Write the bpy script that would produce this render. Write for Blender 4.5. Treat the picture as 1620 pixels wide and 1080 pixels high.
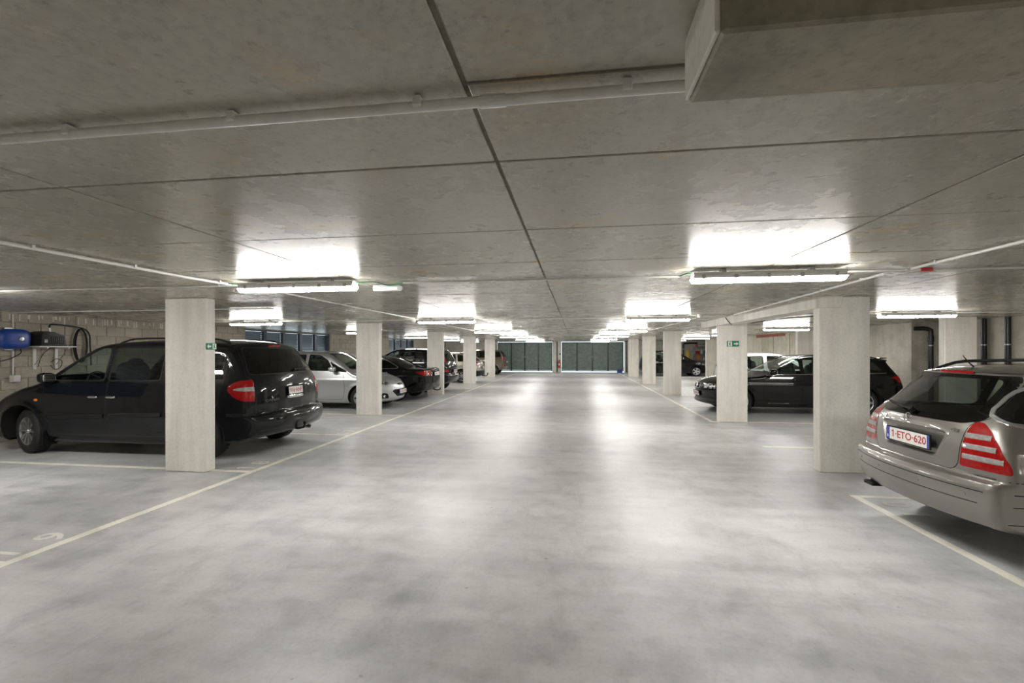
import bpy, bmesh, math, random
import numpy as np
from mathutils import Vector, Matrix
random.seed(7)
PI = math.pi
S = bpy.context.scene
for o in list(bpy.data.objects): bpy.data.objects.remove(o)
COL = S.collection

# ------------------------------------------------------------------ camera, world, exposure
CAM_H = 1.58
cam_d = bpy.data.cameras.new('camera'); cam = bpy.data.objects.new('camera', cam_d); COL.objects.link(cam)
cam_d.sensor_width = 36.0; cam_d.lens = 16.0
cam_d.shift_y = (554.9 - 540.0) / 1620.0
cam_d.clip_start = 0.05
cam.location = (0, 0, CAM_H)
cam.rotation_euler = (PI / 2, 0.0013, 0.1394)
S.camera = cam
world = bpy.data.worlds.new('World'); S.world = world; world.use_nodes = True
wb = world.node_tree.nodes['Background']; wb.inputs[0].default_value = (0.80, 0.92, 1.0, 1); wb.inputs[1].default_value = 1.8
S.view_settings.view_transform = 'Standard'; S.view_settings.look = 'None'
S.view_settings.exposure = 0.56; S.view_settings.gamma = 1.0
S.view_settings.use_curve_mapping = False
LAMP = 74.0
S.cycles.max_bounces = 10; S.cycles.diffuse_bounces = 6; S.cycles.glossy_bounces = 4; S.cycles.transparent_max_bounces = 12
S.cycles.sample_clamp_indirect = 3.0
S.cycles.caustics_reflective = False; S.cycles.caustics_refractive = False
S.cycles.use_denoising = True

# ------------------------------------------------------------------ materials
class NT:
    def __init__(s, name):
        s.m = bpy.data.materials.new(name); s.m.use_nodes = True
        s.t = s.m.node_tree; s.b = s.t.nodes['Principled BSDF']; s.out = s.t.nodes['Material Output']
    def n(s, typ, **kw):
        n = s.t.nodes.new(typ)
        for k, v in kw.items():
            if k.startswith('i_'):
                key = k[2:]; key = int(key) if key.isdigit() else key.replace('_', ' ')
                n.inputs[key].default_value = v
            else: setattr(n, k, v)
        return n
    def l(s, a, b): s.t.links.new(a, b)
    def noise(s, vec, scale, detail=5, rough=.6, dist=0.0):
        n = s.n('ShaderNodeTexNoise', i_Scale=scale, i_Detail=detail, i_Roughness=rough, i_Distortion=dist)
        s.l(vec, n.inputs['Vector']); return n.outputs['Fac']
    def ramp(s, fac, stops):
        r = s.n('ShaderNodeValToRGB'); e = r.color_ramp.elements
        while len(e) > 1: e.remove(e[-1])
        e[0].position = stops[0][0]; e[0].color = c4(stops[0][1])
        for p, c in stops[1:]:
            x = e.new(p); x.color = c4(c)
        s.l(fac, r.inputs[0]); return r.outputs[0]
    def mix(s, a, b, fac, mode='MIX'):
        m = s.n('ShaderNodeMix', data_type='RGBA', blend_type=mode)
        for k, v in ((0, fac), (6, a), (7, b)):
            if hasattr(v, 'is_output') or hasattr(v, 'links'): s.l(v, m.inputs[k])
            else: m.inputs[k].default_value = v if k == 0 else c4(v)
        return m.outputs[2]
    def pos(s, sc=(1, 1, 1)):
        g = s.n('ShaderNodeNewGeometry'); mp = s.n('ShaderNodeMapping'); mp.inputs['Scale'].default_value = sc
        s.l(g.outputs['Position'], mp.inputs[0]); return mp.outputs[0]
    def bump(s, h, strength=.2, dist=.01):
        b = s.n('ShaderNodeBump', i_Strength=strength, i_Distance=dist); s.l(h, b.inputs['Height']); s.l(b.outputs[0], s.b.inputs['Normal'])
def c4(c):
    if isinstance(c, (int, float)): return (c, c, c, 1)
    return tuple(c) if len(c) == 4 else (c[0], c[1], c[2], 1)
def pm(name, col, rough=.5, metal=0.0, coat=0.0, emit=None, es=0.0, spec=.5, coat_rough=.03):
    k = NT(name); b = k.b
    b.inputs['Base Color'].default_value = c4(col); b.inputs['Roughness'].default_value = rough
    b.inputs['Metallic'].default_value = metal; b.inputs['Coat Weight'].default_value = coat
    b.inputs['Coat Roughness'].default_value = coat_rough; b.inputs['Specular IOR Level'].default_value = spec
    if emit is not None:
        b.inputs['Emission Color'].default_value = c4(emit); b.inputs['Emission Strength'].default_value = es
    return k.m
def grain(name, col, rough=.6, amt=.25, scale=40, metal=0.0, bump=.1):
    k = NT(name); p = k.pos(); f = k.noise(p, scale, 4)
    c = k.ramp(f, [(.3, tuple(x * (1 - amt) for x in col)), (.7, tuple(min(1, x * (1 + amt)) for x in col))])
    k.l(c, k.b.inputs['Base Color']); k.b.inputs['Roughness'].default_value = rough; k.b.inputs['Metallic'].default_value = metal
    if bump: k.bump(f, bump, .004)
    return k.m

def concrete(name, col, stain=.35, rust=0.0, rough=(.3, .5), streak=None, speck=1.0, per_obj=0.0, bump=.15, mott=.8, pits=0.0, warp=.6):
    k = NT(name); p = k.pos()
    big = k.noise(p, .7, 6, .58, warp); mid = k.noise(p, 3.3, 7, .62, warp * .5); fine = k.noise(p, 38, 5, .7)
    dark = tuple(x * (1 - stain) for x in col); light = tuple(min(1, x * (1 + stain * .5)) for x in col)
    c = k.ramp(big, [(.32, dark), (.5, col), (.7, light)])
    c2 = k.ramp(mid, [(.3, .72), (.52, 1.0), (.75, 1.12)])
    c = k.mix(c, c2, mott, 'MULTIPLY')
    c3 = k.ramp(fine, [(.3, .72), (.5, 1.0), (.72, 1.12)])
    c = k.mix(c, c3, .75 * speck, 'MULTIPLY')
    if rust:
        rn = k.noise(p, 2.6, 5, .6, .4); rn2 = k.noise(p, .9, 3, .5)
        rm = k.n('ShaderNodeMath', operation='MULTIPLY'); k.l(k.ramp(rn, [(.56, 0), (.76, 1)]), rm.inputs[0]); k.l(k.ramp(rn2, [(.42, 0), (.6, 1)]), rm.inputs[1])
        c = k.mix(c, (col[0] * 1.25, col[1] * .86, col[2] * .42), k.mul(rm.outputs[0], rust))
        pit = k.noise(k.pos((1, 1.6, 1)), 24, 1, .3)
        c = k.mix(c, tuple(x * .45 for x in col), k.mul(k.ramp(pit, [(.20, 1), (.26, 0)]), .5))
    if pits:
        pn = k.noise(p, 16, 1, .4); c = k.mix(c, tuple(x * .5 for x in col), k.mul(k.ramp(pn, [(.20, 1), (.215, 0)]), pits))
        p2 = k.noise(k.pos((1.6, .5, 1)), 2.2, 8, .75, 1.5); c = k.mix(c, k.ramp(p2, [(.34, .86), (.46, 1.0), (.70, 1.03)]), .7, 'MULTIPLY')
    if streak:
        sn = k.noise(k.pos(streak), 1.0, 5, .6)
        c = k.mix(c, k.ramp(sn, [(.35, .80), (.6, 1.05)]), .6, 'MULTIPLY')
    if per_obj:
        oi = k.n('ShaderNodeObjectInfo')
        c = k.mix(c, k.ramp(oi.outputs['Random'], [(0, 1 - per_obj), (1, 1 + per_obj * .6)]), 1.0, 'MULTIPLY')
    k.l(c, k.b.inputs['Base Color'])
    rr = k.n('ShaderNodeMapRange'); k.l(mid, rr.inputs[0]); rr.inputs[1].default_value = .3; rr.inputs[2].default_value = .7
    rr.inputs[3].default_value = rough[0]; rr.inputs[4].default_value = rough[1]
    k.l(rr.outputs[0], k.b.inputs['Roughness'])
    if bump: k.bump(k.mix(fine, mid, .3), bump, .003)
    return k.m
def _mul(k, a, f):
    m = k.n('ShaderNodeMath', operation='MULTIPLY'); k.l(a, m.inputs[0]); m.inputs[1].default_value = f; return m.outputs[0]
NT.mul = _mul

M = {}
M['ceiling'] = concrete('ceiling concrete', (.435, .415, .355), .05, .9, (.265, .285), per_obj=.05, bump=0, mott=.22, warp=.15, speck=1.1)
M['ceiling'].node_tree.nodes['Principled BSDF'].inputs['Specular IOR Level'].default_value = .40
M['joint'] = grain('ceiling joint', (.20, .18, .145), .9)
M['floor'] = concrete('polished floor', (.60, .60, .595), .16, 0, (.30, .48), streak=(.5, 3.5, 1), bump=.05, speck=.5, pits=.7)
M['pillar'] = concrete('pillar concrete', (.86, .83, .76), .05, 0, (.5, .7), streak=(6, 6, .5), bump=.06, mott=.25, speck=.55)
M['beam'] = concrete('beam concrete', (.42, .385, .30), .3, .6, (.5, .7), streak=(6, 6, .6), bump=.3)
M['wall'] = concrete('cast wall', (.66, .62, .53), .16, .2, (.6, .8), streak=(5, 5, .5))
M['palewall'] = concrete('pale wall', (.62, .60, .55), .08, 0, (.6, .8))
M['block'] = concrete('concrete block', (.50, .45, .37), .10, .15, (.75, .9), per_obj=.16, bump=.5)
M['mortar'] = grain('mortar', (.40, .37, .32), .95, .2, 30)
M['line'] = concrete('floor paint', (.96, .92, .82), .05, 0, (.35, .5), speck=.4, bump=0)
M['digit'] = concrete('worn floor paint', (.86, .85, .80), .16, 0, (.35, .5), speck=1, bump=0)
M['pipe'] = grain('grey conduit', (.80, .79, .76), .4, .08, 15, 0, 0)
M['white_plastic'] = grain('white plastic', (.78, .78, .76), .4, .05, 15, 0, 0)
M['grey_plastic'] = grain('grey plastic', (.42, .43, .43), .45, .08, 20, 0, 0)
M['dark_plastic'] = grain('dark plastic', (.022, .022, .024), .5, .2, 30, 0, .05)
M['cable'] = grain('green cable', (.05, .22, .10), .5, .2, 30, 0, 0)
M['tube'] = pm('lamp diffuser', (.9, .9, .9), .4, emit=(1.0, .985, .945), es=LAMP)
M['housing'] = grain('lamp housing', (.82, .83, .83), .45, .06, 20, 0, 0)
M['gate'] = grain('green gate metal', (.17, .22, .20), .5, .25, 5, 0, .05)
M['gate_dark'] = grain('gate frame metal', (.04, .055, .052), .4, .2, 20, .2, 0)
M['louver'] = grain('louvre metal', (.10, .125, .135), .35, .15, 20, .5, 0)
M['louver_frame'] = grain('louvre frame metal', (.022, .032, .042), .4, .15, 20, .3, 0)
M['red'] = grain('red enamel', (.50, .025, .02), .3, .1, 20, 0, 0)
M['blue'] = grain('blue plastic', (.015, .06, .33), .38, .12, 15, 0, .03)
M['black_pipe'] = grain('black drain pipe', (.012, .012, .016), .3, .2, 20, 0, 0)
M['chrome'] = pm('chrome', (.8, .8, .8), .12, 1.0)
M['steel'] = grain('zinc steel', (.45, .46, .47), .35, .1, 30, .9, 0)
M['sign'] = pm('sign green', (.0, .20, .095), .4)
M['sign_white'] = pm('sign white', (.85, .88, .85), .4)
M['rubber'] = grain('rubber', (.014, .014, .015), .7, .25, 60, 0, .2)
M['trim_black'] = pm('black trim', (.010, .010, .011), .5, spec=.25)
M['gloss_black'] = pm('gloss black', (.004, .004, .004), .3, coat=1.0, spec=.05)
M['seam'] = pm('shut line', (.004, .004, .004), .8)
M['liner'] = pm('wheel arch liner', (.006, .006, .006), .9)
M['seat'] = grain('seat cloth', (.035, .035, .038), .85, .3, 80, 0, .1)
M['rim'] = pm('alloy', (.55, .56, .57), .28, .9)
M['rim_white'] = pm('painted alloy', (.75, .76, .77), .3, .4)
M['plate'] = pm('plate white', (.80, .78, .75), .35)
M['plate_red'] = pm('plate red', (.42, .03, .03), .4)
M['plate_blue'] = pm('plate blue', (.02, .06, .42), .35)
M['amber'] = pm('amber lens', (.75, .20, .02), .12, coat=1)
M['orange'] = grain('orange carton', (.55, .26, .10), .8)
M['yellow'] = grain('yellow sack', (.70, .50, .10), .6)
M['grey_cloth'] = grain('grey bag', (.38, .36, .32), .8)
def lens(name, col, glow=0.0):
    k = NT(name); p = k.n('ShaderNodeTexCoord').outputs['Object']
    v = k.n('ShaderNodeTexVoronoi', i_Scale=38.0); k.l(p, v.inputs['Vector'])
    c = k.ramp(v.outputs['Distance'], [(.0, tuple(min(1, x * 1.2) for x in col)), (.6, tuple(x * .85 for x in col))])
    k.l(c, k.b.inputs['Base Color']); k.b.inputs['Roughness'].default_value = .25
    k.b.inputs['Coat Weight'].default_value = .5; k.b.inputs['Coat Roughness'].default_value = .02; k.b.inputs['Specular IOR Level'].default_value = .15
    return k.m
M['red_lens'] = lens('red lens', (.34, .006, .006))
M['clear_lens'] = lens('clear lens', (.36, .35, .34))
k = NT('headlamp lens'); p_ = k.n('ShaderNodeTexCoord').outputs['Object']
c_ = k.ramp(k.noise(p_, 14, 2, .5), [(.38, .02), (.5, .18), (.62, .75)])
k.l(c_, k.b.inputs['Base Color']); k.b.inputs['Metallic'].default_value = .6; k.b.inputs['Roughness'].default_value = .15; k.b.inputs['Coat Weight'].default_value = 1
M['headlamp'] = k.m
def glass(name, tint, refl=1.0):
    k = NT(name); k.t.nodes.remove(k.b)
    tr = k.n('ShaderNodeBsdfTransparent', i_Color=c4(tint)); gl = k.n('ShaderNodeBsdfGlossy', i_Color=(1, 1, 1, 1), i_Roughness=.02)
    lw = k.n('ShaderNodeLayerWeight'); pw = k.n('ShaderNodeMath', operation='POWER'); pw.inputs[1].default_value = 5.0
    ml = k.n('ShaderNodeMath', operation='MULTIPLY_ADD'); ml.inputs[1].default_value = .94; ml.inputs[2].default_value = .05; mx = k.n('ShaderNodeMixShader')
    k.l(lw.outputs['Facing'], pw.inputs[0]); k.l(pw.outputs[0], ml.inputs[0]); k.l(ml.outputs[0], mx.inputs[0]); k.l(tr.outputs[0], mx.inputs[1]); k.l(gl.outputs[0], mx.inputs[2]); k.l(mx.outputs[0], k.out.inputs[0])
    return k.m
M['glass'] = glass('car glass', (.66, .74, .70))
M['glass_dark'] = glass('privacy glass', (.20, .22, .21))
M['glass_black'] = glass('deep privacy glass', (.05, .055, .055))
def paint(name, col, metal=0.0, rough=.35):
    k = NT(name); b = k.b
    if not metal: b.inputs['Specular IOR Level'].default_value = .05
    if metal:
        p = k.n('ShaderNodeTexCoord').outputs['Object']; f = k.noise(p, 900, 2, .5)
        k.l(k.ramp(f, [(.3, tuple(x * .85 for x in col)), (.7, tuple(min(1, x * 1.12) for x in col))]), b.inputs['Base Color'])
    else: b.inputs['Base Color'].default_value = c4(col)
    b.inputs['Metallic'].default_value = metal; b.inputs['Roughness'].default_value = rough
    b.inputs['Coat Weight'].default_value = 1.0 if metal else .75; b.inputs['Coat Roughness'].default_value = .025
    return k.m
M['p_black'] = paint('black car paint', (.004, .0042, .0048))
M['p_navy'] = paint('blue black car paint', (.0045, .0052, .0075))
M['p_silver'] = paint('silver car paint', (.60, .61, .62), .75, .38)
M['p_champagne'] = paint('warm grey car paint', (.285, .268, .247), .8, .36)
M['p_beige'] = paint('beige car paint', (.40, .37, .30), .6, .4)
M['p_bronze'] = paint('bronze car paint', (.15, .115, .085), .6, .4)
M['p_white'] = paint('white car paint', (.72, .73, .72), 0, .4)

# ------------------------------------------------------------------ mesh helpers
def link(name, me, mat=None, parent=None, loc=None, rot=None):
    o = bpy.data.objects.new(name, me); COL.objects.link(o)
    if mat is not None and me is not None and hasattr(me, 'materials'):
        me.materials.clear(); me.materials.append(mat)
    if parent is not None: o.parent = parent
    if loc is not None: o.location = loc
    if rot is not None: o.rotation_euler = rot
    return o
def tag(o, label=None, cat=None, group=None, kind=None):
    if label: o['label'] = label
    if cat: o['category'] = cat
    if group: o['group'] = group
    if kind: o['kind'] = kind
    return o
def thing(name, label, cat, loc=(0, 0, 0), rz=0.0, group=None):
    o = bpy.data.objects.new(name, None); COL.objects.link(o); o.empty_display_size = .1
    o.location = loc; o.rotation_euler = (0, 0, rz)
    return tag(o, label, cat, group)
class MB:
    def __init__(s): s.bm = bmesh.new()
    def box(s, c, d, rz=0.0, bev=0.0, ry=0.0, rx=0.0, seg=2):
        mat = Matrix.Translation(c) @ Matrix.Rotation(rz, 4, 'Z') @ Matrix.Rotation(ry, 4, 'Y') @ Matrix.Rotation(rx, 4, 'X') @ Matrix.Diagonal((d[0], d[1], d[2], 1))
        g = bmesh.ops.create_cube(s.bm, size=1.0, matrix=mat)
        if bev:
            es = list({e for v in g['verts'] for e in v.link_edges})
            bmesh.ops.bevel(s.bm, geom=es, offset=bev, segments=seg, affect='EDGES', profile=.5)
        return s
    def cyl(s, a, b, r, n=16, r2=None, caps=True):
        a = Vector(a); b = Vector(b); d = b - a
        q = d.to_track_quat('Z', 'Y').to_matrix().to_4x4()
        bmesh.ops.create_cone(s.bm, cap_ends=caps, segments=n, radius1=r, radius2=r if r2 is None else r2, depth=d.length, matrix=Matrix.Translation((a + b) / 2) @ q)
        return s
    def tube(s, pts, r, n=8, closed=False):
        pts = [Vector(p) for p in pts]; N = len(pts); rings = []
        up = Vector((0, 0, 1)); prev = None
        for i, p in enumerate(pts):
            if closed: t = pts[(i + 1) % N] - pts[i - 1]
            else: t = pts[min(i + 1, N - 1)] - pts[max(i - 1, 0)]
            t.normalize()
            if prev is None:
                x = t.cross(up)
                if x.length < .05: x = t.cross(Vector((1, 0, 0)))
            else: x = prev - t * prev.dot(t)
            x.normalize(); prev = x; y = t.cross(x)
            rr = r[i] if isinstance(r, (list, tuple)) else r
            rings.append([s.bm.verts.new(p + (x * math.cos(k * 2 * PI / n) + y * math.sin(k * 2 * PI / n)) * rr) for k in range(n)])
        for i in range(N if closed else N - 1):
            A, B = rings[i], rings[(i + 1) % N]
            for k in range(n): s.bm.faces.new((A[k], A[(k + 1) % n], B[(k + 1) % n], B[k]))
        if not closed:
            s.bm.faces.new(rings[0][::-1]); s.bm.faces.new(rings[-1])
        return s
    def prism(s, poly, axis, a, b):
        """extrude a 2D polygon along an axis: 'x' -> (y,z), 'y' -> (x,z), 'z' -> (x,y)"""
        def P(u, v, w): return {'x': (w, u, v), 'y': (u, w, v), 'z': (u, v, w)}[axis]
        A = [s.bm.verts.new(P(u, v, a)) for u, v in poly]; B = [s.bm.verts.new(P(u, v, b)) for u, v in poly]
        n = len(poly)
        for i in range(n): s.bm.faces.new((A[i], A[(i + 1) % n], B[(i + 1) % n], B[i]))
        s.bm.faces.new(A[::-1]); s.bm.faces.new(B); return s
    def lathe(s, prof, n=24, mat=None, caps=True):
        """profile (r, h) about z"""
        mat = mat or Matrix(); rings = []
        for r, h in prof: rings.append([s.bm.verts.new(mat @ Vector((r * math.cos(2 * PI * k / n), r * math.sin(2 * PI * k / n), h))) for k in range(n)])
        for A, B in zip(rings[:-1], rings[1:]):
            for k in range(n): s.bm.faces.new((A[k], A[(k + 1) % n], B[(k + 1) % n], B[k]))
        for R in (rings[0][::-1], rings[-1]) if caps else ():
            try: s.bm.faces.new(R)
            except ValueError: pass
        return s
    def blob(s, c, d, e=2.6, nu=20, nv=12, rz=0.0):
        """superellipsoid: rounded box of size d centred at c"""
        def pw(x, q): return math.copysign(abs(x) ** q, x)
        q = 2.0 / e; rings = []; m = Matrix.Translation(c) @ Matrix.Rotation(rz, 4, 'Z')
        for j in range(1, nv):
            ph = -PI / 2 + PI * j / nv
            rings.append([s.bm.verts.new(m @ Vector((d[0] / 2 * pw(math.cos(ph), q) * pw(math.cos(2 * PI * i / nu), q), d[1] / 2 * pw(math.cos(ph), q) * pw(math.sin(2 * PI * i / nu), q), d[2] / 2 * pw(math.sin(ph), q)))) for i in range(nu)])
        lo = s.bm.verts.new(m @ Vector((0, 0, -d[2] / 2))); hi = s.bm.verts.new(m @ Vector((0, 0, d[2] / 2)))
        for A, B in zip(rings[:-1], rings[1:]):
            for i in range(nu): s.bm.faces.new((A[i], A[(i + 1) % nu], B[(i + 1) % nu], B[i]))
        for i in range(nu):
            s.bm.faces.new((lo, rings[0][(i + 1) % nu], rings[0][i])); s.bm.faces.new((hi, rings[-1][i], rings[-1][(i + 1) % nu]))
        return s
    def mesh(s, name, smooth=None):
        bmesh.ops.recalc_face_normals(s.bm, faces=s.bm.faces)
        me = bpy.data.meshes.new(name); s.bm.to_mesh(me); s.bm.free()
        if smooth is not None:
            for p in me.polygons: p.use_smooth = True
            if smooth < 3.1:
                bm = bmesh.new(); bm.from_mesh(me)
                for e in bm.edges:
                    if len(e.link_faces) == 2 and e.calc_face_angle(0) > smooth: e.smooth = False
                bm.to_mesh(me); bm.free()
        return me
    def obj(s, name, mat, parent=None, smooth=None, loc=None, rot=None):
        return link(name, s.mesh(name, smooth), mat, parent, loc, rot)
def copy_tree(o, parent=None):
    c = o.copy(); COL.objects.link(c)
    if parent is not None: c.parent = parent
    for ch in list(o.children): copy_tree(ch, c)
    return c
def text_mesh(body, size, depth=.002, align='CENTER'):
    cu = bpy.data.curves.new('lettering', 'FONT'); cu.body = body; cu.size = size; cu.extrude = depth; cu.offset = size * .012; cu.align_x = align; cu.align_y = 'CENTER'
    cu.resolution_u = 3
    ob = bpy.data.objects.new('lettering', cu); COL.objects.link(ob)
    dg = bpy.context.evaluated_depsgraph_get(); me = bpy.data.meshes.new_from_object(ob.evaluated_get(dg))
    bpy.data.objects.remove(ob); bpy.data.curves.remove(cu)
    if body[0] == '1':                                       # give the figure one its upstroke
        xs = [v.co.x for v in me.vertices]; ys = [v.co.y for v in me.vertices]; x0, y1 = min(xs), max(ys); q = size
        bm = bmesh.new(); bm.from_mesh(me)
        P = [(x0 + .02 * q, y1), (x0 + .02 * q, y1 - .11 * q), (x0 - .15 * q, y1 - .22 * q), (x0 - .15 * q, y1 - .13 * q)]
        A = [bm.verts.new((a, b, depth)) for a, b in P]; B = [bm.verts.new((a, b, -depth)) for a, b in P]
        bm.faces.new(A[::-1]); bm.faces.new(B)
        for i in range(4): bm.faces.new((A[i], A[(i + 1) % 4], B[(i + 1) % 4], B[i]))
        bmesh.ops.recalc_face_normals(bm, faces=bm.faces); bm.to_mesh(me); bm.free()
    return me

# ================================================================== THE ROOM
ZC = 2.28                     # underside of the slab
XL, XR = -9.9, 8.4            # wall faces
YB, YF = -3.2, 34.0
st = lambda o, lab=None: tag(o, lab, None, None, 'structure')

floor = st(MB().box((-.4, 15.3, -.1), (22.0, 38.0, .2)).obj('floor', M['floor']))
st(MB().box((-1, 40.0, -.13), (40, 12, .2)).obj('ground_outside', M['palewall']))
# painted lines: thin coats of paint lying on the floor
def paint_strip(a, b, w, name='painted_line'):
    a = Vector(a); b = Vector(b); d = (b - a); L = d.length
    MB().box(((a.x + b.x) / 2, (a.y + b.y) / 2, .0008), (L, w, .0016), math.atan2(d.y, d.x)).obj(name, M['line'], floor)
paint_strip((-4.21, -1.0), (-4.21, 33.6), .085)
paint_strip((2.995, 5.4425), (2.995, -1.0), .085); paint_strip((3.0, 10.6), (3.0, 33.0), .085)
for y in (.2, 2.82, 5.44, 8.07, 10.70, 13.37, 16.2, 18.7, 21.5, 24.0, 26.7, 29.3): paint_strip((-4.2525, y), (-9.7, y), .085)
for y in (2.78, 5.40, 8.0, 10.68, 13.5, 16.9, 19.5, 22.2, 25.0, 28.1): paint_strip((3.0425, y), (8.2, y), .085)
def digits(ch, x, y, rz, sx=.36):
    me = text_mesh(ch, sx, .0008); me.transform(Matrix.Diagonal((1, 1.0, 1, 1)))
    link('painted_digit', me, M['digit'], floor, (x, y, .0009), (0, 0, rz))
# read from the aisle: the tops of the digits point at the bays
digits('1', -4.42, 2.98, PI / 2); digits('9', -4.42, 3.30, PI / 2)
digits('1', -4.42, 5.62, PI / 2); digits('8', -4.42, 5.90, PI / 2)
digits('1', -4.42, 8.22, PI / 2); digits('7', -4.42, 8.48, PI / 2)
digits('0', 3.24, 5.17, -PI / 2); digits('1', 3.24, 4.88, -PI / 2)

# ceiling: a slab with formwork panels below it, joints recessed between them
ceil = st(MB().box((-.3, 15.4, ZC + .108), (21.5, 38, .2)).obj('ceiling', M['joint']))
PX, PY, X0, Y0 = 1.885, .957, -.29, 1.664
def panel_mesh(w, d, gx, gy, h=.02):
    bm = bmesh.new(); x, y = (w - gx) / 2, (d - gy) / 2; b = .004
    lo = [bm.verts.new(p) for p in ((-x + b, -y + b, 0), (x - b, -y + b, 0), (x - b, y - b, 0), (-x + b, y - b, 0))]
    mi = [bm.verts.new(p) for p in ((-x, -y, b * .8), (x, -y, b * .8), (x, y, b * .8), (-x, y, b * .8))]
    hi = [bm.verts.new(p) for p in ((-x, -y, h), (x, -y, h), (x, y, h), (-x, y, h))]
    bm.faces.new(lo[::-1])
    for A, B in ((lo, mi), (mi, hi)):
        for i in range(4): bm.faces.new((A[i], A[(i + 1) % 4], B[(i + 1) % 4], B[i]))
    bm.normal_update(); me = bpy.data.meshes.new('panel'); bm.to_mesh(me); bm.free(); return me
pmesh = panel_mesh(PX, PY, .014, .010); pm_near = panel_mesh(PX, .494, .014, .012); pm_near2 = panel_mesh(PX, .463, .014, .012)
far_bm = bmesh.new()
for i in range(-6, 6):
    xc = X0 + (i + .5) * PX
    if xc - PX / 2 > 9.4 or xc + PX / 2 < -10.4: continue
    for j in range(-6, 35):
        yc = Y0 + (j + .5) * PY
        if yc < YB - .3 or yc > YF: continue
        jit = Matrix.Translation((xc, yc, ZC + random.uniform(0, .0015))) @ Matrix.Rotation(random.uniform(-.0006, .0006), 4, 'Y')
        if -2 <= j <= 9:
            if j == -1 and i == 0:
                link('panel', pm_near, M['ceiling'], ceil, (xc, 1.17 + .247, ZC)); link('panel', pm_near2, M['ceiling'], ceil, (xc, .707 + .2315, ZC + .003)); continue
            o = link('panel', pmesh, M['ceiling'], ceil); o.matrix_basis = jit
        else:
            m2 = pmesh.copy(); m2.transform(jit); far_bm.from_mesh(m2); bpy.data.meshes.remove(m2)
fme = bpy.data.meshes.new('panels'); far_bm.to_mesh(fme); far_bm.free()
tag(link('panel', fme, M['ceiling'], ceil), kind='stuff')

# downstand block above the aisle (near right) and the beam between the right-hand pillars
def rough_block(name, c, d, mat, lab):
    return st(MB().box(c, d, 0, .006, seg=1).obj(name, mat), lab)
blk = rough_block('ceiling_beam', (.255 + 2.2, .962, ZC - .07 + .03), (4.4, .235, .20), M['beam'], 'short concrete downstand under the ceiling at the near right')
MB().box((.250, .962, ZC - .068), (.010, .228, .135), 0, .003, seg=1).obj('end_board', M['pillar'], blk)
rough_block('ceiling_beam', (3.08 + .16, (6.38 + 11.85) / 2, ZC - .075 + .02), (.32, 11.85 - 6.38, .19), M['pillar'], 'concrete beam joining the tops of two right pillars')

# pillars
PROW_L = (5.31, 10.59, 16.0, 21.37, 26.6); PROW_R = (6.40, 10.6, 16.92, 22.18, 28.05)
LAB_L = ['near left concrete pillar in front of the black minivan', 'concrete pillar standing in front of the silver hatchback', 'concrete pillar between the black saloon and the black off-roader', 'concrete pillar in front of the beige estate with a tow bar', 'last concrete pillar on the left before the green gates']
LAB_R = ['near right concrete pillar behind the warm grey estate car', 'right concrete pillar with a green exit sign, before the black estate nose', 'third concrete pillar on the right, beside the far black car bonnet', 'fourth concrete pillar on the right, behind which the far black car stands', 'last concrete pillar on the right before the green gates']
pil = MB().box((0, 0, ZC / 2), (.60, .17, ZC), 0, .012, seg=1).mesh('pillar')
for X, R, LB in ((-5.075, PROW_L, LAB_L), (3.43, PROW_R, LAB_R)):
    for y, lb in zip(R, LB): tag(link('concrete_pillar', pil, M['pillar'], None, (X, y + .085, 0)), lb, 'pillar', 'aisle pillars', 'structure')
for y, lb in zip((10.6, 16.92, 22.18, 28.05), ('wall side concrete pillar seen above the warm grey estate roof', 'wall side concrete pillar behind the black estate roof', 'wall side concrete pillar half hidden by the exit sign pillar', 'wall side concrete pillar next to the metal shelving')):
    tag(link('concrete_pillar', pil, M['pillar'], None, (7.88, y + .085, 0)), lb, 'pillar', 'wall side pillars', 'structure')

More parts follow.
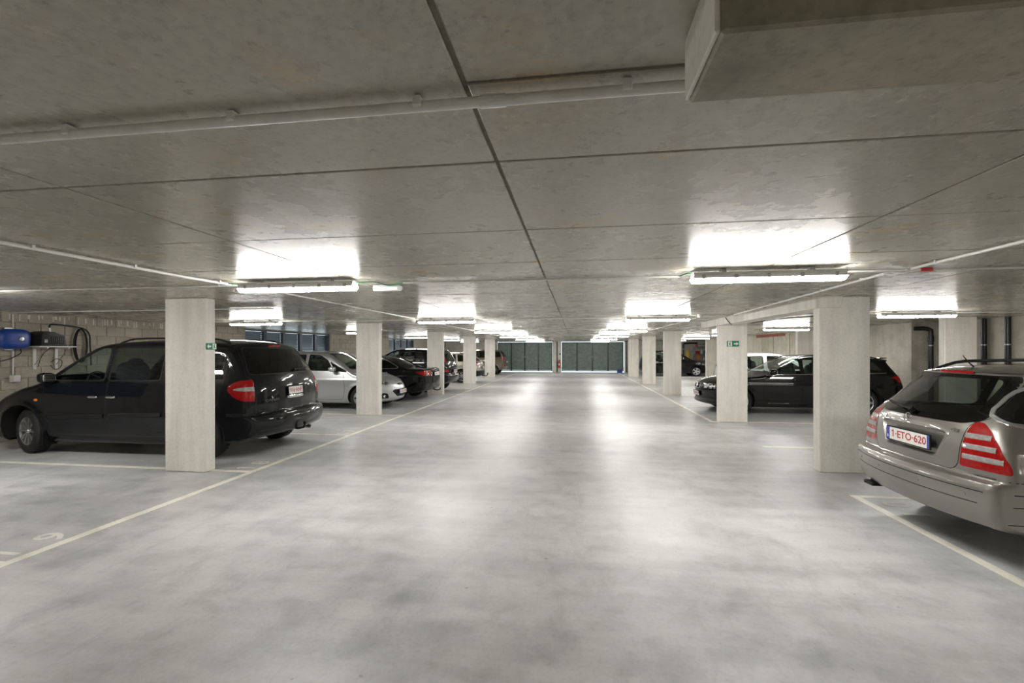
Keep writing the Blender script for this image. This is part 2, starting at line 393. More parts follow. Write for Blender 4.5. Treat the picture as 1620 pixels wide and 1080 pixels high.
# left wall: concrete blocks, louvred windows under the ceiling
WINS = [(2.6, 5.7), (12.5, 17.3), (23.2, 27.0)]; WZ0, WZ1 = 1.26, 2.255
wl = MB()
ys = [YB] + [v for w in WINS for v in w] + [YF + .3]
for a, b in zip(ys[0::2], ys[1::2]): wl.box((XL - .115, (a + b) / 2, 1.16), (.21, b - a, 2.32))
for a, b in WINS:
    wl.box((XL - .115, (a + b) / 2, WZ0 / 2), (.21, b - a, WZ0)); wl.box((XL - .115, (a + b) / 2, WZ1 + .04), (.21, b - a, .08))
wall_left = st(wl.obj('wall_left', M['mortar']))
BL, BH, BJ = .40, .20, .012
def block_mesh(L, H=BH):
    return MB().box((0, 0, 0), (.03, L - BJ, H - BJ), 0, .005, seg=1).mesh('block')
bfull = block_mesh(BL); bcache = {}
rest = bmesh.new(); nblk = 0
for r in range(12):
    z = .02 + r * BH + BH / 2 - .12
    if z + BH / 2 > ZC + .06 or z < .02: continue
    y = YB + (BL / 2 if r % 2 else 0)
    segs = []
    while y < YF: segs.append((y, min(y + BL, YF))); y += BL
    for a, b in segs:
        parts = [(a, b)]
        for w0, w1 in WINS:
            if z + BH / 2 > WZ0 + .02:
                nxt = []
                for p, q in parts:
                    if q <= w0 or p >= w1: nxt.append((p, q))
                    else:
                        if p < w0: nxt.append((p, w0))
                        if q > w1: nxt.append((w1, q))
                parts = nxt
        for p, q in parts:
            L = round(q - p, 3)
            if L < .05: continue
            if L not in bcache: bcache[L] = block_mesh(L)
            px = XL - .012 + random.uniform(-.0025, .0025)
            if z > .72 and 5.7 < p < 20.6 and nblk < 298:
                o = link('block', bcache[L], M['block'], wall_left, (px, (p + q) / 2, z), (random.uniform(-.004, .004), 0, 0)); nblk += 1
            else:
                m2 = bcache[L].copy(); m2.transform(Matrix.Translation((px, (p + q) / 2, z))); rest.from_mesh(m2); bpy.data.meshes.remove(m2)
rme = bpy.data.meshes.new('blocks'); rest.to_mesh(rme); rest.free()
tag(link('block', rme, M['block'], wall_left), kind='stuff')
# run-down mortar on the top course
yy = 6.72
while yy < 10.6:
    w = random.uniform(.012, .04); h = random.uniform(.05, .15)
    MB().box((XL + .006, yy, ZC - .03 - h / 2), (.006, w, h), 0, .002, seg=1).obj('mortar_run', M['pillar'], wall_left); yy += w + random.choice((.02, .03, .06, .12, .16))
def louvre(n, y0, y1, k):
    w = st(MB().box((XL - .10, y0 + .03, (WZ0 + WZ1) / 2), (.12, .06, WZ1 - WZ0)).box((XL - .10, y1 - .03, (WZ0 + WZ1) / 2), (.12, .06, WZ1 - WZ0))
           .box((XL - .10, (y0 + y1) / 2, WZ0 + .025), (.12, y1 - y0, .05)).box((XL - .10, (y0 + y1) / 2, WZ1 - .02), (.12, y1 - y0, .04)).obj('window_%d' % n, M['louver_frame']), 'louvred window band high in the block wall')
    L = (y1 - y0) / k
    for i in range(1, k): MB().box((XL - .085, y0 + i * L, (WZ0 + WZ1) / 2), (.10, .13, WZ1 - WZ0 - .08)).obj('post', M['louver_frame'], w)
    for i in range(k):
        m = MB(); z = WZ0 + .075
        while z < WZ1 - .05:
            m.box((XL - .12, y0 + (i + .5) * L, z), (.085, L - .14, .004), ry=-.70); z += .060
        tag(m.obj('slats', M['louver'], w), kind='stuff')
louvre(1, 2.6, 5.7, 3); louvre(2, 12.5, 17.3, 5); louvre(3, 23.2, 27.0, 4)

# right wall: cast concrete, stepping back at both ends
wall_right = st(MB().box((XR + .15, (12.8 + 30.7) / 2, 1.16), (.3, 30.7 - 12.8, 2.32)).obj('wall_right', M['wall']))
for c, d in (((XR + .75, (YB + 12.8) / 2, 1.16), (.3, 12.8 - YB, 2.32)), ((XR + .6, 12.95, 1.16), (.6, .3, 2.32)), ((XR + 1.3, 32.4, 1.16), (.3, 3.8, 2.32)), ((XR + .75, 30.55, 1.16), (.9, .3, 2.32))):
    st(MB().box(c, d).obj('wall_right', M['wall']))
for y in (14.6, 16.6, 19.4, 20.9, 23.3, 25.6): MB().box((XR - .003, y, 1.14), (.008, .022, 2.26)).obj('formwork_seam', M['joint'], wall_right)
for y in (14.0, 18.2):
    MB().cyl((XR - .004, y, 1.75), (XR + .01, y, 1.75), .014, 10).obj('tie_hole', M['seam'], wall_right)
st(MB().box((XR - .012, 21.6, ZC - .055), (.022, 3.6, .10), 0, .004, seg=1).obj('trim_1', grain('brick red strip', (.42, .13, .10), .8)), 'brick red strip along the top of the right wall')
# the back wall behind the camera and the far wall around the gates
st(MB().box((-.5, YB - .1, 1.16), (20, .2, 2.32)).obj('wall_back', M['wall']))
wf = MB()
wf.box((-8.1, YF + .15, 1.16), (4.4, .3, 2.32)); wf.box((-1.58, YF + .1, 1.16), (.30, .4, 2.32)); wf.box((-1.20, YF + .1, 1.16), (.26, .4, 2.32)); wf.box((3.60, YF + .15, 1.16), (.16, .3, 2.32))
wf.box((6.8, YF + .15, 1.16), (6.2, .3, 2.32)); wf.box((-.8, YF + .15, ZC + .01), (10, .3, .08))
wall_far = st(wf.obj('wall_far', M['palewall']))
MB().box((-1.39, YF + .04, 1.14), (.11, .2, 2.27)).obj('post', M['gate_dark'], wall_far)

# folding gates: four framed panels each, horizontal slats
def gate(x0, x1, lab):
    g = thing('folding_gate', lab, 'gate', ((x0 + x1) / 2, YF + .05, .065)); W = (x1 - x0) / 4; H = 2.16
    for i in range(4):
        xc = -(x1 - x0) / 2 + (i + .5) * W
        f = MB().box((xc - W / 2 + .027, 0, H / 2), (.054, .06, H)).box((xc + W / 2 - .027, 0, H / 2), (.054, .06, H)).box((xc, 0, .03), (W - .06, .06, .06)).box((xc, 0, H - .03), (W - .06, .06, .06)).obj('panel', M['gate_dark'], g)
        m = MB(); z = .08
        while z < H - .1:
            m.box((xc, 0, z + .04), (W - .10, .012, .088), rx=.16); z += .079
        tag(m.obj('slats', M['gate'], f), kind='stuff')
    MB().cyl((.0, -.05, 1.0), (.0, -.05, 1.14), .012, 8).obj('handle', M['steel'], g)
    return g
gate(-5.86, -1.745, 'left dark green folding gate with slatted panels')
gate(-1.04, 3.46, 'right dark green folding gate with slatted panels')

# ================================================================== LAMPS
housing = MB().prism([(-.05, 0), (.05, 0), (.058, -.03), (.054, -.052), (-.054, -.052), (-.058, -.03)], 'x', -.60, .60).mesh('housing')
dm = MB(); bm = dm.bm
A = [bm.verts.new((x, y, z)) for x, y, z in ((-.612, -.050, 0), (-.595, -.034, -.034), (-.595, .034, -.034), (-.612, .050, 0))]; B = [bm.verts.new((-v.co.x, v.co.y, v.co.z)) for v in A]
for i in range(3): bm.faces.new((A[i], A[i + 1], B[i + 1], B[i]))
bm.faces.new(A[::-1]); bm.faces.new(B)
diffuser = dm.mesh('diffuser')
clip = MB().box((0, 0, 0), (.03, .012, .035), 0, .003, seg=1).mesh('clip')
LZ = ZC - .03
brk_m = MB().box((0, 0, 0), (.04, .06, .03)).mesh('bracket')
def lamp(x, y, lab, near):
    t = thing('strip_lamp', lab, 'ceiling lamp', (x, y, LZ), 0, 'strip lamps under the ceiling')
    link('housing', housing, M['housing'], t, (0, 0, 0)); link('diffuser', diffuser, M['tube'], t, (0, 0, -.0525))
    for bx in (-.35, .35): link('bracket', brk_m, M['steel'], t, (bx, 0, .014))
    if near:
        for k in range(5):
            for s in (-1, 1): link('clip', clip, M['grey_plastic'], t, (-.52 + k * .26, s * .056, -.04))
    return t
lamp(-7.12, -1.1, 'added fill strip lamp over the left bays behind the camera', False); lamp(6.02, -1.1, 'added fill strip lamp over the right bays behind the camera', False)  # unseen pair added to brighten the near floor, ceiling and pillar fronts
ordn = ['nearest', 'second', 'third', 'fourth', 'fifth', 'sixth']
AY = (4.12, 9.33, 14.75, 19.85, 25.1, 30.6)
for k, y in enumerate(AY):
    lamp(-2.70, y, 'strip lamp over the left half of the aisle, %s from the camera' % ordn[k], k < 2)
    lamp(1.60, y, 'strip lamp over the right half of the aisle, %s from the camera' % ordn[k], k < 2)
for k, y in enumerate((4.12, 9.33, 14.6, 19.95, 25.0, 30.1)): lamp(-7.12, y, 'strip lamp over the left parking bays, %s from the camera' % ordn[k], k < 2)
for k, y in enumerate((3.9, 9.05, 14.36, 19.16, 24.0, 28.85)): lamp(6.02 + (.1 if k == 2 else 0), y, 'strip lamp over the right parking bays, %s from the camera' % ordn[k], k < 2)

def emergency(x, y, lab):
    t = thing('emergency_light', lab, 'emergency light', (x, y, ZC))
    MB().box((0, 0, -.012), (.30, .10, .024), 0, .006).obj('base', M['grey_plastic'], t)
    MB().prism([(-.05, -.024), (.05, -.024), (.038, -.06), (-.038, -.06)], 'x', -.15, .13).obj('cover', M['white_plastic'], t)
    MB().cyl((.15, -.052, -.04), (.15, -.03, -.04), .03, 14).obj('test_button', M['grey_plastic'], t)
emergency(-1.98, 4.62, 'small unlit emergency light beside the nearest left aisle lamp')
emergency(-1.35, 25.4, 'small unlit emergency light far down the aisle before the left gate')

# conduits
clipm = MB().box((0, 0, 0), (.022, .034, .03), 0, .003, seg=1).mesh('clip')
def conduit(pts, r, lab, step=.9, mat='pipe', name='conduit_pipe', couplings=(), n=8):
    o = MB().tube(pts, r, n).obj(name, M[mat], None, .9)
    tag(o, lab, 'pipe', 'ceiling conduits')
    for a, b in zip(pts[:-1], pts[1:]):
        a = Vector(a); b = Vector(b); L = (b - a).length; d = (b - a).normalized(); s = step * .45
        while s < L:
            p = a + d * s
            MB().box((p.x, p.y, p.z + r * .6), (r * 1.7, r * 2.9, r * 2.0) if abs(d.x) > .5 else (r * 2.9, r * 1.7, r * 2.0), 0, r * .2, seg=1).obj('clip', M['white_plastic' if mat == 'pipe' else 'grey_plastic'], o); s += step
    for c in couplings:
        c = Vector(c); MB().cyl(c - Vector((.035, 0, 0)), c + Vector((.035, 0, 0)), r * 1.18, 14).obj('coupling', M[mat], o)
    return o
zz = ZC - .014
conduit([(-4.6, 1.205, ZC - .028), (.9, 1.205, ZC - .028)], .0145, 'grey conduit pipe crossing the near ceiling, nearest of all', .56, couplings=[(-.22, 1.205, ZC - .028)], n=14)
conduit([(-3.53, 1.5, ZC - .022), (-3.53, 3.7, ZC - .022), (-3.42, 4.12, ZC - .03)], .013, 'grey conduit running along the ceiling to the nearest left lamp', .7)
conduit([(-3.40, 4.4, zz), (-3.40, 9.33, zz)], .011, 'conduit between the first and second left aisle lamps', .8)
conduit([(-3.42, 9.6, zz), (-3.42, 20, zz)], .011, 'conduit beyond the second left aisle lamp', 1.2)
conduit([(2.79, .6, ZC - .02), (2.76, 4.2, ZC - .02)], .012, 'light grey conduit descending from the near right ceiling edge', .75)
conduit([(2.68, 4.4, ZC - .027), (2.93, 9.0, ZC - .027)], .012, 'light grey conduit running above the right pillar beam', .8)
conduit([(2.5, 9.6, zz), (2.5, 28, zz)], .010, 'thin conduit along the right side of the aisle ceiling', 1.5)
for k, (y, a, b, lab) in enumerate(((4.30, -9.7, -3.4, 'conduit across the left bays at the nearest lamp row'), (4.38, -1.72, .95, 'conduit across the aisle between the two nearest lamps'), (4.32, 2.3, 8.3, 'conduit across the right bays at the nearest lamp row'),
        (6.69, -9.8, -4.8, 'thin white conduit crossing above the blue hose reel'), (9.55, -9.7, -3.4, 'conduit across the left bays at the second lamp row'), (9.62, -2.0, .95, 'upper conduit of a pair across the aisle, second lamp row'), (9.72, -2.0, .95, 'lower conduit of a pair across the aisle, second lamp row'),
        (9.3, 2.3, 8.6, 'conduit across the right bays at the second lamp row'), (15.0, -3.3, 2.6, 'conduit across the aisle at the third lamp row'), (20.1, -3.3, 2.6, 'conduit across the aisle at the fourth lamp row'))):
    o = conduit([(a, y, zz), (b, y, zz)], .010, lab, 1.1 if y < 12 else 2)
    if k == 2: MB().box((2.95, y, zz), (.09, .035, .03), 0, .006).obj('connector', M['red'], o)
def cable(pts, r, lab, mat='cable', name='cable'):
    out = []; P = [Vector(p) for p in pts]
    for i in range(len(P) - 1):
        p0 = P[max(i - 1, 0)]; p1 = P[i]; p2 = P[i + 1]; p3 = P[min(i + 2, len(P) - 1)]
        for s in range(8):
            t = s / 8.0; out.append(.5 * ((2 * p1) + (p2 - p0) * t + (2 * p0 - 5 * p1 + 4 * p2 - p3) * t * t + (3 * p1 - p0 - 3 * p2 + p3) * t ** 3))
    out.append(P[-1])
    return tag(MB().tube(out, r, 7).obj(name, M[mat], None, 3.2), lab, 'cable')
cable([(-2.1, 4.14, 2.24), (-1.98, 4.3, 2.268), (-1.95, 4.56, 2.27), (-1.82, 4.5, 2.272), (-1.72, 4.38, 2.268)], .006, 'green cable from the nearest left lamp to the emergency light')
cable([(-3.48, 4.1, 2.245), (-3.40, 4.09, 2.25), (-3.30, 4.12, 2.245)], .006, 'short green cable entering the left end of the nearest left lamp')
cable([(2.2, 4.12, 2.25), (2.27, 4.2, 2.262), (2.33, 4.32, 2.266)], .006, 'short green cable leaving the right end of the nearest right lamp')
cable([(.95, 4.38, 2.266), (.97, 4.2, 2.262), (1.0, 4.12, 2.25)], .006, 'short green cable entering the left end of the nearest right lamp')
cable([(3.055, 9.9, 2.262), (3.055, 9.75, 2.18), (3.06, 9.62, 2.12), (3.06, 9.56, 2.10)], .008, 'dark cable looping down the side of the beam near the exit sign pillar', 'dark_plastic')
cable([(3.43, 9.56, 2.12), (3.6, 9.55, 2.15), (4.2, 9.5, 2.22), (5.4, 9.12, 2.252)], .008, 'dark cable running from the beam to the second right bay lamp', 'dark_plastic')
def smoke(x, y, lab):
    t = MB().lathe([(0, 0), (.055, 0), (.055, -.018), (.045, -.04), (.03, -.052), (0, -.052)], 18).obj('smoke_detector', M['white_plastic'], None, .6, (x, y, ZC))
    tag(t, lab, 'smoke detector', 'smoke detectors')
smoke(-3.66, 9.95, 'white smoke detector left of the second left aisle lamp'); smoke(2.40, 9.30, 'white smoke detector right of the second right aisle lamp'); smoke(2.42, 19.1, 'white smoke detector far down the right of the aisle')

# exit signs
def exit_sign(lab, loc, rz, flip, W=.27, H=.125):
    t = thing('exit_sign', lab, 'sign', loc, rz)          # local x right, z up, faces -y
    MB().box((0, -.008, 0), (W, .014, H), 0, .003, seg=1).obj('plate', M['sign'], t)
    s = -1 if flip else 1
    m = MB()
    q = H / .125
    ar = [(s * x * q, z * q) for x, z in ((-.115, 0), (-.072, .042), (-.072, .014), (-.018, .014), (-.018, -.014), (-.072, -.014), (-.072, -.042))]
    m.prism(ar, 'y', -.0175, -.0145); m.obj('arrow', M['sign_white'], t)
    m = MB(); q = H / .125; cx = s * .062 * q
    m.box((cx, -.016, 0), (.085 * q, .003, .105 * q)); m.obj('door_pictogram', M['sign_white'], t)
    m = MB(); m.cyl((cx + .006 * q, -.019, .033 * q), (cx + .006 * q, -.0175, .033 * q), .010 * q, 12)
    m.prism([(cx - .012 * q, .018 * q), (cx + .012 * q, .018 * q), (cx + .006 * q, -.012 * q), (cx + .022 * q, -.03 * q), (cx + .012 * q, -.042 * q), (cx - .006 * q, -.018 * q), (cx - .02 * q, -.045 * q), (cx - .03 * q, -.038 * q), (cx - .012 * q, -.008 * q)], 'y', -.019, -.0175)
    m.prism([(cx - .012 * q, .018 * q), (cx - .034 * q, .004 * q), (cx - .030 * q, -.003 * q), (cx - .010 * q, .008 * q)], 'y', -.019, -.0175)
    m.obj('running_figure', M['sign'], t)
exit_sign('green exit sign with a left arrow on the near left pillar', (-4.775, 5.40, 1.645), PI / 2, False, .17, .085)
exit_sign('green exit sign with a right arrow on the right pillar', (3.42, 10.60, 1.73), 0, True, .25, .125)

# ================================================================== CARS
# A body is a closed implicit surface: a side silhouette (signed distance, bowed in plan and crowned across) cut by a half width that
# varies along the length and with height. It is meshed, its points are moved onto panel outlines, and the faces inside each
# outline become a part of their own (doors, glass, lamps, bumpers), the wheel arches and nothing else are left open.
def spline(pts, n=7):
    P = [np.array(p[:2], float) for p in pts]; c = [len(p) > 2 for p in pts]; N = len(P); out = []
    for i in range(N):
        p1, p2 = P[i], P[(i + 1) % N]; p0 = P[i - 1] if not c[i] else p1 - (p2 - p1); p3 = P[(i + 2) % N] if not c[(i + 1) % N] else p2 + (p2 - p1)
        m1 = (p2 - p0) * .5; m2 = (p3 - p1) * .5; L = np.linalg.norm(p2 - p1)
        for m in (m1, m2):
            k = np.linalg.norm(m)
            if k > L * 1.0: m *= L * 1.0 / k
        for s in range(n):
            t = s / n; out.append((2 * t**3 - 3 * t * t + 1) * p1 + (t**3 - 2 * t * t + t) * m1 + (-2 * t**3 + 3 * t * t) * p2 + (t**3 - t * t) * m2)
    return np.array(out)
def rpoly(pts, r=.03, n=4):
    """polygon with rounded corners"""
    P = [np.array(p[:2], float) for p in pts]; N = len(P); out = []
    for i in range(N):
        a, b, c = P[i - 1], P[i], P[(i + 1) % N]; ri = pts[i][2] if len(pts[i]) > 2 else r
        u = a - b; v = c - b; lu = np.linalg.norm(u); lv = np.linalg.norm(v); d = min(ri, lu * .45, lv * .45)
        if d < 1e-4: out.append(b); continue
        A = b + u / lu * d; C = b + v / lv * d
        for k in range(n + 1):
            t = k / n; out.append((1 - t)**2 * A + 2 * t * (1 - t) * b + t * t * C)
    return np.array(out)
def inside(P, U):
    x, y = U[:, 0], U[:, 1]; r = np.zeros(len(U), bool); Q = np.roll(P, -1, 0)
    for (x1, y1), (x2, y2) in zip(P, Q):
        c = ((y1 > y) != (y2 > y)); 
        with np.errstate(divide='ignore', invalid='ignore'): xx = (x2 - x1) * (y - y1) / (y2 - y1) + x1
        r ^= c & (x < xx)
    return r
def nearest(P, U):
    """nearest point of the closed polyline P to every U"""
    best = np.full(len(U), 1e9); out = U.copy(); Q = np.roll(P, -1, 0)
    for a, b in zip(P, Q):
        d = b - a; L = d @ d
        if L < 1e-12: continue
        t = np.clip(((U - a) @ d) / L, 0, 1); q = a + t[:, None] * d; e = ((q - U)**2).sum(1); m = e < best
        best[m] = e[m]; out[m] = q[m]
    return out, np.sqrt(best)
class Body:
    def __init__(s, sp):
        s.sp = sp; P = spline(sp['prof']); s.P = P
        s.x0, s.x1 = P[:, 0].min(), P[:, 0].max(); s.z0, s.z1 = P[:, 1].min(), P[:, 1].max()
        g = .0125; s.g = g; s.ox, s.oz = s.x0 - .5, s.z0 - .35
        nx = int((s.x1 - s.x0 + 1.0) / g); nz = int((s.z1 - s.z0 + .9) / g)
        X, Z = np.meshgrid(s.ox + np.arange(nx) * g, s.oz + np.arange(nz) * g, indexing='ij'); U = np.stack([X.ravel(), Z.ravel()], 1)
        _, d = nearest(P, U); d[inside(P, U)] *= -1; s.sd = d.reshape(nx, nz)
        sec = sp['sec']; s.sz = np.array([a for a, b in sec]); s.sf = np.array([b for a, b in sec])
        zz = np.arange(-.5, 2.5, .01); ff = np.interp(zz, s.sz, s.sf); kk = np.ones(9) / 9
        s.tz = zz; s.tf = np.convolve(np.pad(ff, 4, 'edge'), kk, 'valid')
    def lookup(s, x, z):
        u = np.clip((x - s.ox) / s.g, 0, s.sd.shape[0] - 1.001); v = np.clip((z - s.oz) / s.g, 0, s.sd.shape[1] - 1.001)
        i = u.astype(int); j = v.astype(int); a = u - i; b = v - j; D = s.sd
        return (D[i, j] * (1 - a) * (1 - b) + D[i + 1, j] * a * (1 - b) + D[i, j + 1] * (1 - a) * b + D[i + 1, j + 1] * a * b)
    def width(s, x, z):
        sp = s.sp; xr, ar, xf, af = sp['plan']
        w = sp['W'] * np.interp(z, s.tz, s.tf)
        tr = np.clip((xr - x) / (xr - s.x0), 0, 1.3); tf = np.clip((x - xf) / (s.x1 - xf), 0, 1.3)
        w = w * (1 - ar * tr**2.2 - af * tf**2.2)
        gx0, gx1, gt = sp.get('taper', (-9, 9, 0))           # the glasshouse narrows to the rear and front
        if gt:
            k = np.clip((z - sp.get('belt_t', sp['belt'])) / .4, 0, 1); w = w * (1 - gt * k * np.clip((gx0 - x) / .9, 0, 1)**2 - gt * k * np.clip((x - gx1) / .9, 0, 1)**2)
        for cz, ch, cw in sp.get('crease', ()):              # shoulder and sill creases
            q = (z - cz) / cw; w = w + ch * np.where(q > 0, np.exp(-(q * 1.0)**2 * 1.2), np.exp(-(q * .35)**2 * 1.2))
        for wx in sp['wheels']:
            d = np.sqrt((x - wx)**2 + (z - sp['R'])**2) - sp['Ra']; w = w + sp.get('flare', .012) * np.exp(-(d / .07)**2)
        return w
    def f(s, p):
        sp = s.sp; x, y, z = p[:, 0], np.abs(p[:, 1]), p[:, 2]
        w = s.width(x, z); t = np.minimum(y / np.maximum(w, .2), 1.15); t2 = t * t
        rb, fb = sp['bow']; xm = .5 * (s.x0 + s.x1); q = (x - xm) / (.5 * (s.x1 - s.x0)); q = np.clip(q, -1.2, 1.2)
        bow = np.where(q > 0, fb, -rb) * np.abs(q)**1.5
        t4 = .65 * t2 + .35 * t2 * t2
        cr = sp.get('crown', .05) * np.clip((z - .55) / .35, 0, 1)
        d1 = s.lookup(x + bow * t4, z + cr * t2); d2 = (y - w) * .93
        r = np.interp(z, [.3, sp['belt'], sp['belt'] + .25, 2], [.07, .08, sp.get('rr', .12), sp.get('rr', .12)])
        h = np.clip(.5 + .5 * (d1 - d2) / r, 0, 1)
        return d2 * (1 - h) + d1 * h + r * h * (1 - h) * .5
    def grad(s, p, e=.006):
        g = np.zeros_like(p)
        for k in range(3):
            d = np.zeros(3); d[k] = e; g[:, k] = (s.f(p + d) - s.f(p - d)) / (2 * e)
        return g
    def nrm(s, p):
        g = s.grad(p); return g / np.maximum(np.linalg.norm(g, axis=1, keepdims=True), 1e-6)
    def march(s, U, view, side=1):
        """points of the outline U (n,2) in a view put onto the surface from outside; rows without a hit are nan"""
        ax = {'S': 1, 'R': 0, 'F': 0, 'T': 2}[view]; other = [k for k in range(3) if k != ax]; n = len(U)
        lo, hi, sg = {'S': (1.3 * side, .02 * side, side), 'R': (s.x0 - .1, 0.2, -1), 'F': (s.x1 + .1, -.2, 1), 'T': (s.z1 + .1, .3, 1)}[view]
        T = np.linspace(lo, hi, 90); p = np.zeros((n, 3)); p[:, other[0]] = U[:, 0]; p[:, other[1]] = U[:, 1]
        prev = np.full(n, lo); hit = np.full(n, np.nan); fp = None; done = np.zeros(n, bool)
        for t in T:
            p[:, ax] = t; f = s.f(p); new = (f < 0) & ~done
            hit[new] = t; done |= new; prev = np.where(done, prev, t)
        a = prev.copy(); b = np.where(done, hit, 0.0)
        for _ in range(12):
            m = .5 * (a + b); p[:, ax] = m; ins = s.f(p) < 0; b = np.where(ins, m, b); a = np.where(ins, a, m)
        p[:, ax] = np.where(done, b, np.nan); return p
    def nets(s, h):
        W = s.sp['W'] + .12; xs = np.arange(s.x0 - 2 * h, s.x1 + 2.5 * h, h); nyh = int(W / h) + 1; ys = (np.arange(-nyh, nyh) + .5) * h
        zs = np.arange(s.z0 - 2 * h - .08, s.z1 + 2.5 * h, h)
        G = np.meshgrid(xs, ys, zs, indexing='ij'); Pt = np.stack([g.ravel() for g in G], 1); F = s.f(Pt).reshape(G[0].shape)
        nx, ny, nz = F.shape; I = F < 0
        c = np.zeros((nx - 1, ny - 1, nz - 1), int)
        for a in (0, 1):
            for b in (0, 1):
                for d in (0, 1): c += I[a:nx - 1 + a, b:ny - 1 + b, d:nz - 1 + d]
        act = (c > 0) & (c < 8); idx = -np.ones(act.shape, int); cells = np.argwhere(act); idx[act] = np.arange(len(cells))
        V = np.zeros((len(cells), 3)); cnt = np.zeros(len(cells)); base = np.array([xs[0], ys[0], zs[0]])
        cor = [np.array(k) for k in ((0, 0, 0), (1, 0, 0), (0, 1, 0), (1, 1, 0), (0, 0, 1), (1, 0, 1), (0, 1, 1), (1, 1, 1))]
        for ia, ib in ((0, 1), (2, 3), (4, 5), (6, 7), (0, 2), (1, 3), (4, 6), (5, 7), (0, 4), (1, 5), (2, 6), (3, 7)):
            ca, cb = cells + cor[ia], cells + cor[ib]; fa = F[tuple(ca.T)]; fb = F[tuple(cb.T)]; m = (fa < 0) != (fb < 0)
            t = np.where(m, fa / np.where(m, fa - fb, 1), 0)[:, None]; q = ca + (cb - ca) * t
            V[m] += q[m]; cnt[m] += 1
        V = base + V / cnt[:, None] * h
        quads = []
        for ax in range(3):
            A = I[tuple(slice(0, -1) if k == ax else slice(None) for k in range(3))]; B = I[tuple(slice(1, None) if k == ax else slice(None) for k in range(3))]
            E = np.argwhere(A != B); o1, o2 = [k for k in range(3) if k != ax]
            ok = (E[:, o1] > 0) & (E[:, o2] > 0) & (E[:, o1] < F.shape[o1] - 1) & (E[:, o2] < F.shape[o2] - 1); E = E[ok]
            inn = A[tuple(E.T)]
            def at(d1, d2):
                q = E.copy(); q[:, o1] += d1; q[:, o2] += d2; return idx[tuple(q.T)]
            Q = np.stack([at(-1, -1), at(0, -1), at(0, 0), at(-1, 0)], 1)
            flip = inn if ax != 1 else ~inn
            Q[~flip] = Q[~flip][:, ::-1]; quads.append(Q)
        Q = np.concatenate(quads); Q = Q[(Q >= 0).all(1)]
        for _ in range(4):
            f = s.f(V); g = s.grad(V); st_ = f[:, None] * g / np.maximum((g * g).sum(1), .05)[:, None]
            l = np.linalg.norm(st_, axis=1, keepdims=True); V = V - st_ * np.minimum(1, h * .6 / np.maximum(l, 1e-9))
        return V, Q
def patch(B, o, d, name, mat, parent, lift=.004):
    """a moulded cover: a grid of rays (rows, cols, 3) shot outwards onto the skin, thickened towards its middle"""
    R, C_ = o.shape[:2]; O = o.reshape(-1, 3); D = d.reshape(-1, 3); n = len(O); hit = np.zeros(n); done = np.zeros(n, bool); prev = np.full(n, 1.6)
    for t in np.linspace(1.6, 0, 120):
        new = (B.f(O + D * t) < 0) & ~done; hit[new] = t; done |= new; prev = np.where(done, prev, t)
    a, b = prev, hit
    for _ in range(12):
        m = .5 * (a + b); ins = B.f(O + D * m[:, None]) < 0; b = np.where(ins, m, b); a = np.where(ins, a, m)
    P = O + D * b[:, None]; N_ = B.nrm(P); e = np.full((R, C_), lift); e[0] = e[-1] = -.001; e[:, 0] = e[:, -1] = -.001
    P = P + N_ * e.reshape(-1, 1); idx = np.arange(n).reshape(R, C_)
    q = np.stack([idx[:-1, :-1], idx[1:, :-1], idx[1:, 1:], idx[:-1, 1:]], -1).reshape(-1, 4)
    c = P[q]; nn = np.cross(c[:, 1] - c[:, 0], c[:, 3] - c[:, 0])
    if (nn * N_[q[:, 0]]).sum() < 0: q = q[:, ::-1]
    return link(name, np_mesh(name, P, q), mat, parent)
def wrap_patch(B, sd, org, deg, lo, hi, name, mat, parent, lift=.004, rows=9):
    """cover wrapping a rear corner: deg = angles from straight back round to the side, lo / hi = heights at each"""
    th = np.radians(np.array(deg)); n = len(th); k = np.linspace(0, 1, rows)[:, None]; z = np.array(lo) * (1 - k) + np.array(hi) * k
    o = np.zeros((rows, n, 3)); o[..., 0] = org[0]; o[..., 1] = sd * org[1]; o[..., 2] = z
    d = np.zeros((rows, n, 3)); d[..., 0] = -np.cos(th); d[..., 1] = sd * np.sin(th); return patch(B, o, d, name, mat, parent, lift)
def nose_patch(B, ys, lo, hi, name, mat, parent, lift=.003, rows=7):
    ys = np.array(ys, float); k = np.linspace(0, 1, rows)[:, None]; z = np.array(lo) * (1 - k) + np.array(hi) * k
    o = np.zeros((rows, len(ys), 3)); o[..., 0] = B.x1 - 1.2; o[..., 1] = ys; o[..., 2] = z; d = np.zeros_like(o); d[..., 0] = 1
    return patch(B, o, d, name, mat, parent, lift)
VIEW = {'S': (0, 2, 1), 'R': (1, 2, 0), 'F': (1, 2, 0), 'T': (0, 1, 2)}
def cond(view, p, n, lim):
    if view == 'S': return (np.abs(n[:, 1]) > lim) & (np.abs(p[:, 1]) > .25)
    if view == 'R': return n[:, 0] < -lim
    if view == 'F': return n[:, 0] > lim
    return n[:, 2] > lim
def uv(view, p, sym):
    a, b, _ = VIEW[view]; U = p[:, [a, b]].copy()
    if sym and view in 'RF': U[:, 0] = np.abs(U[:, 0])
    if sym and view == 'T': U[:, 1] = np.abs(U[:, 1])
    return U
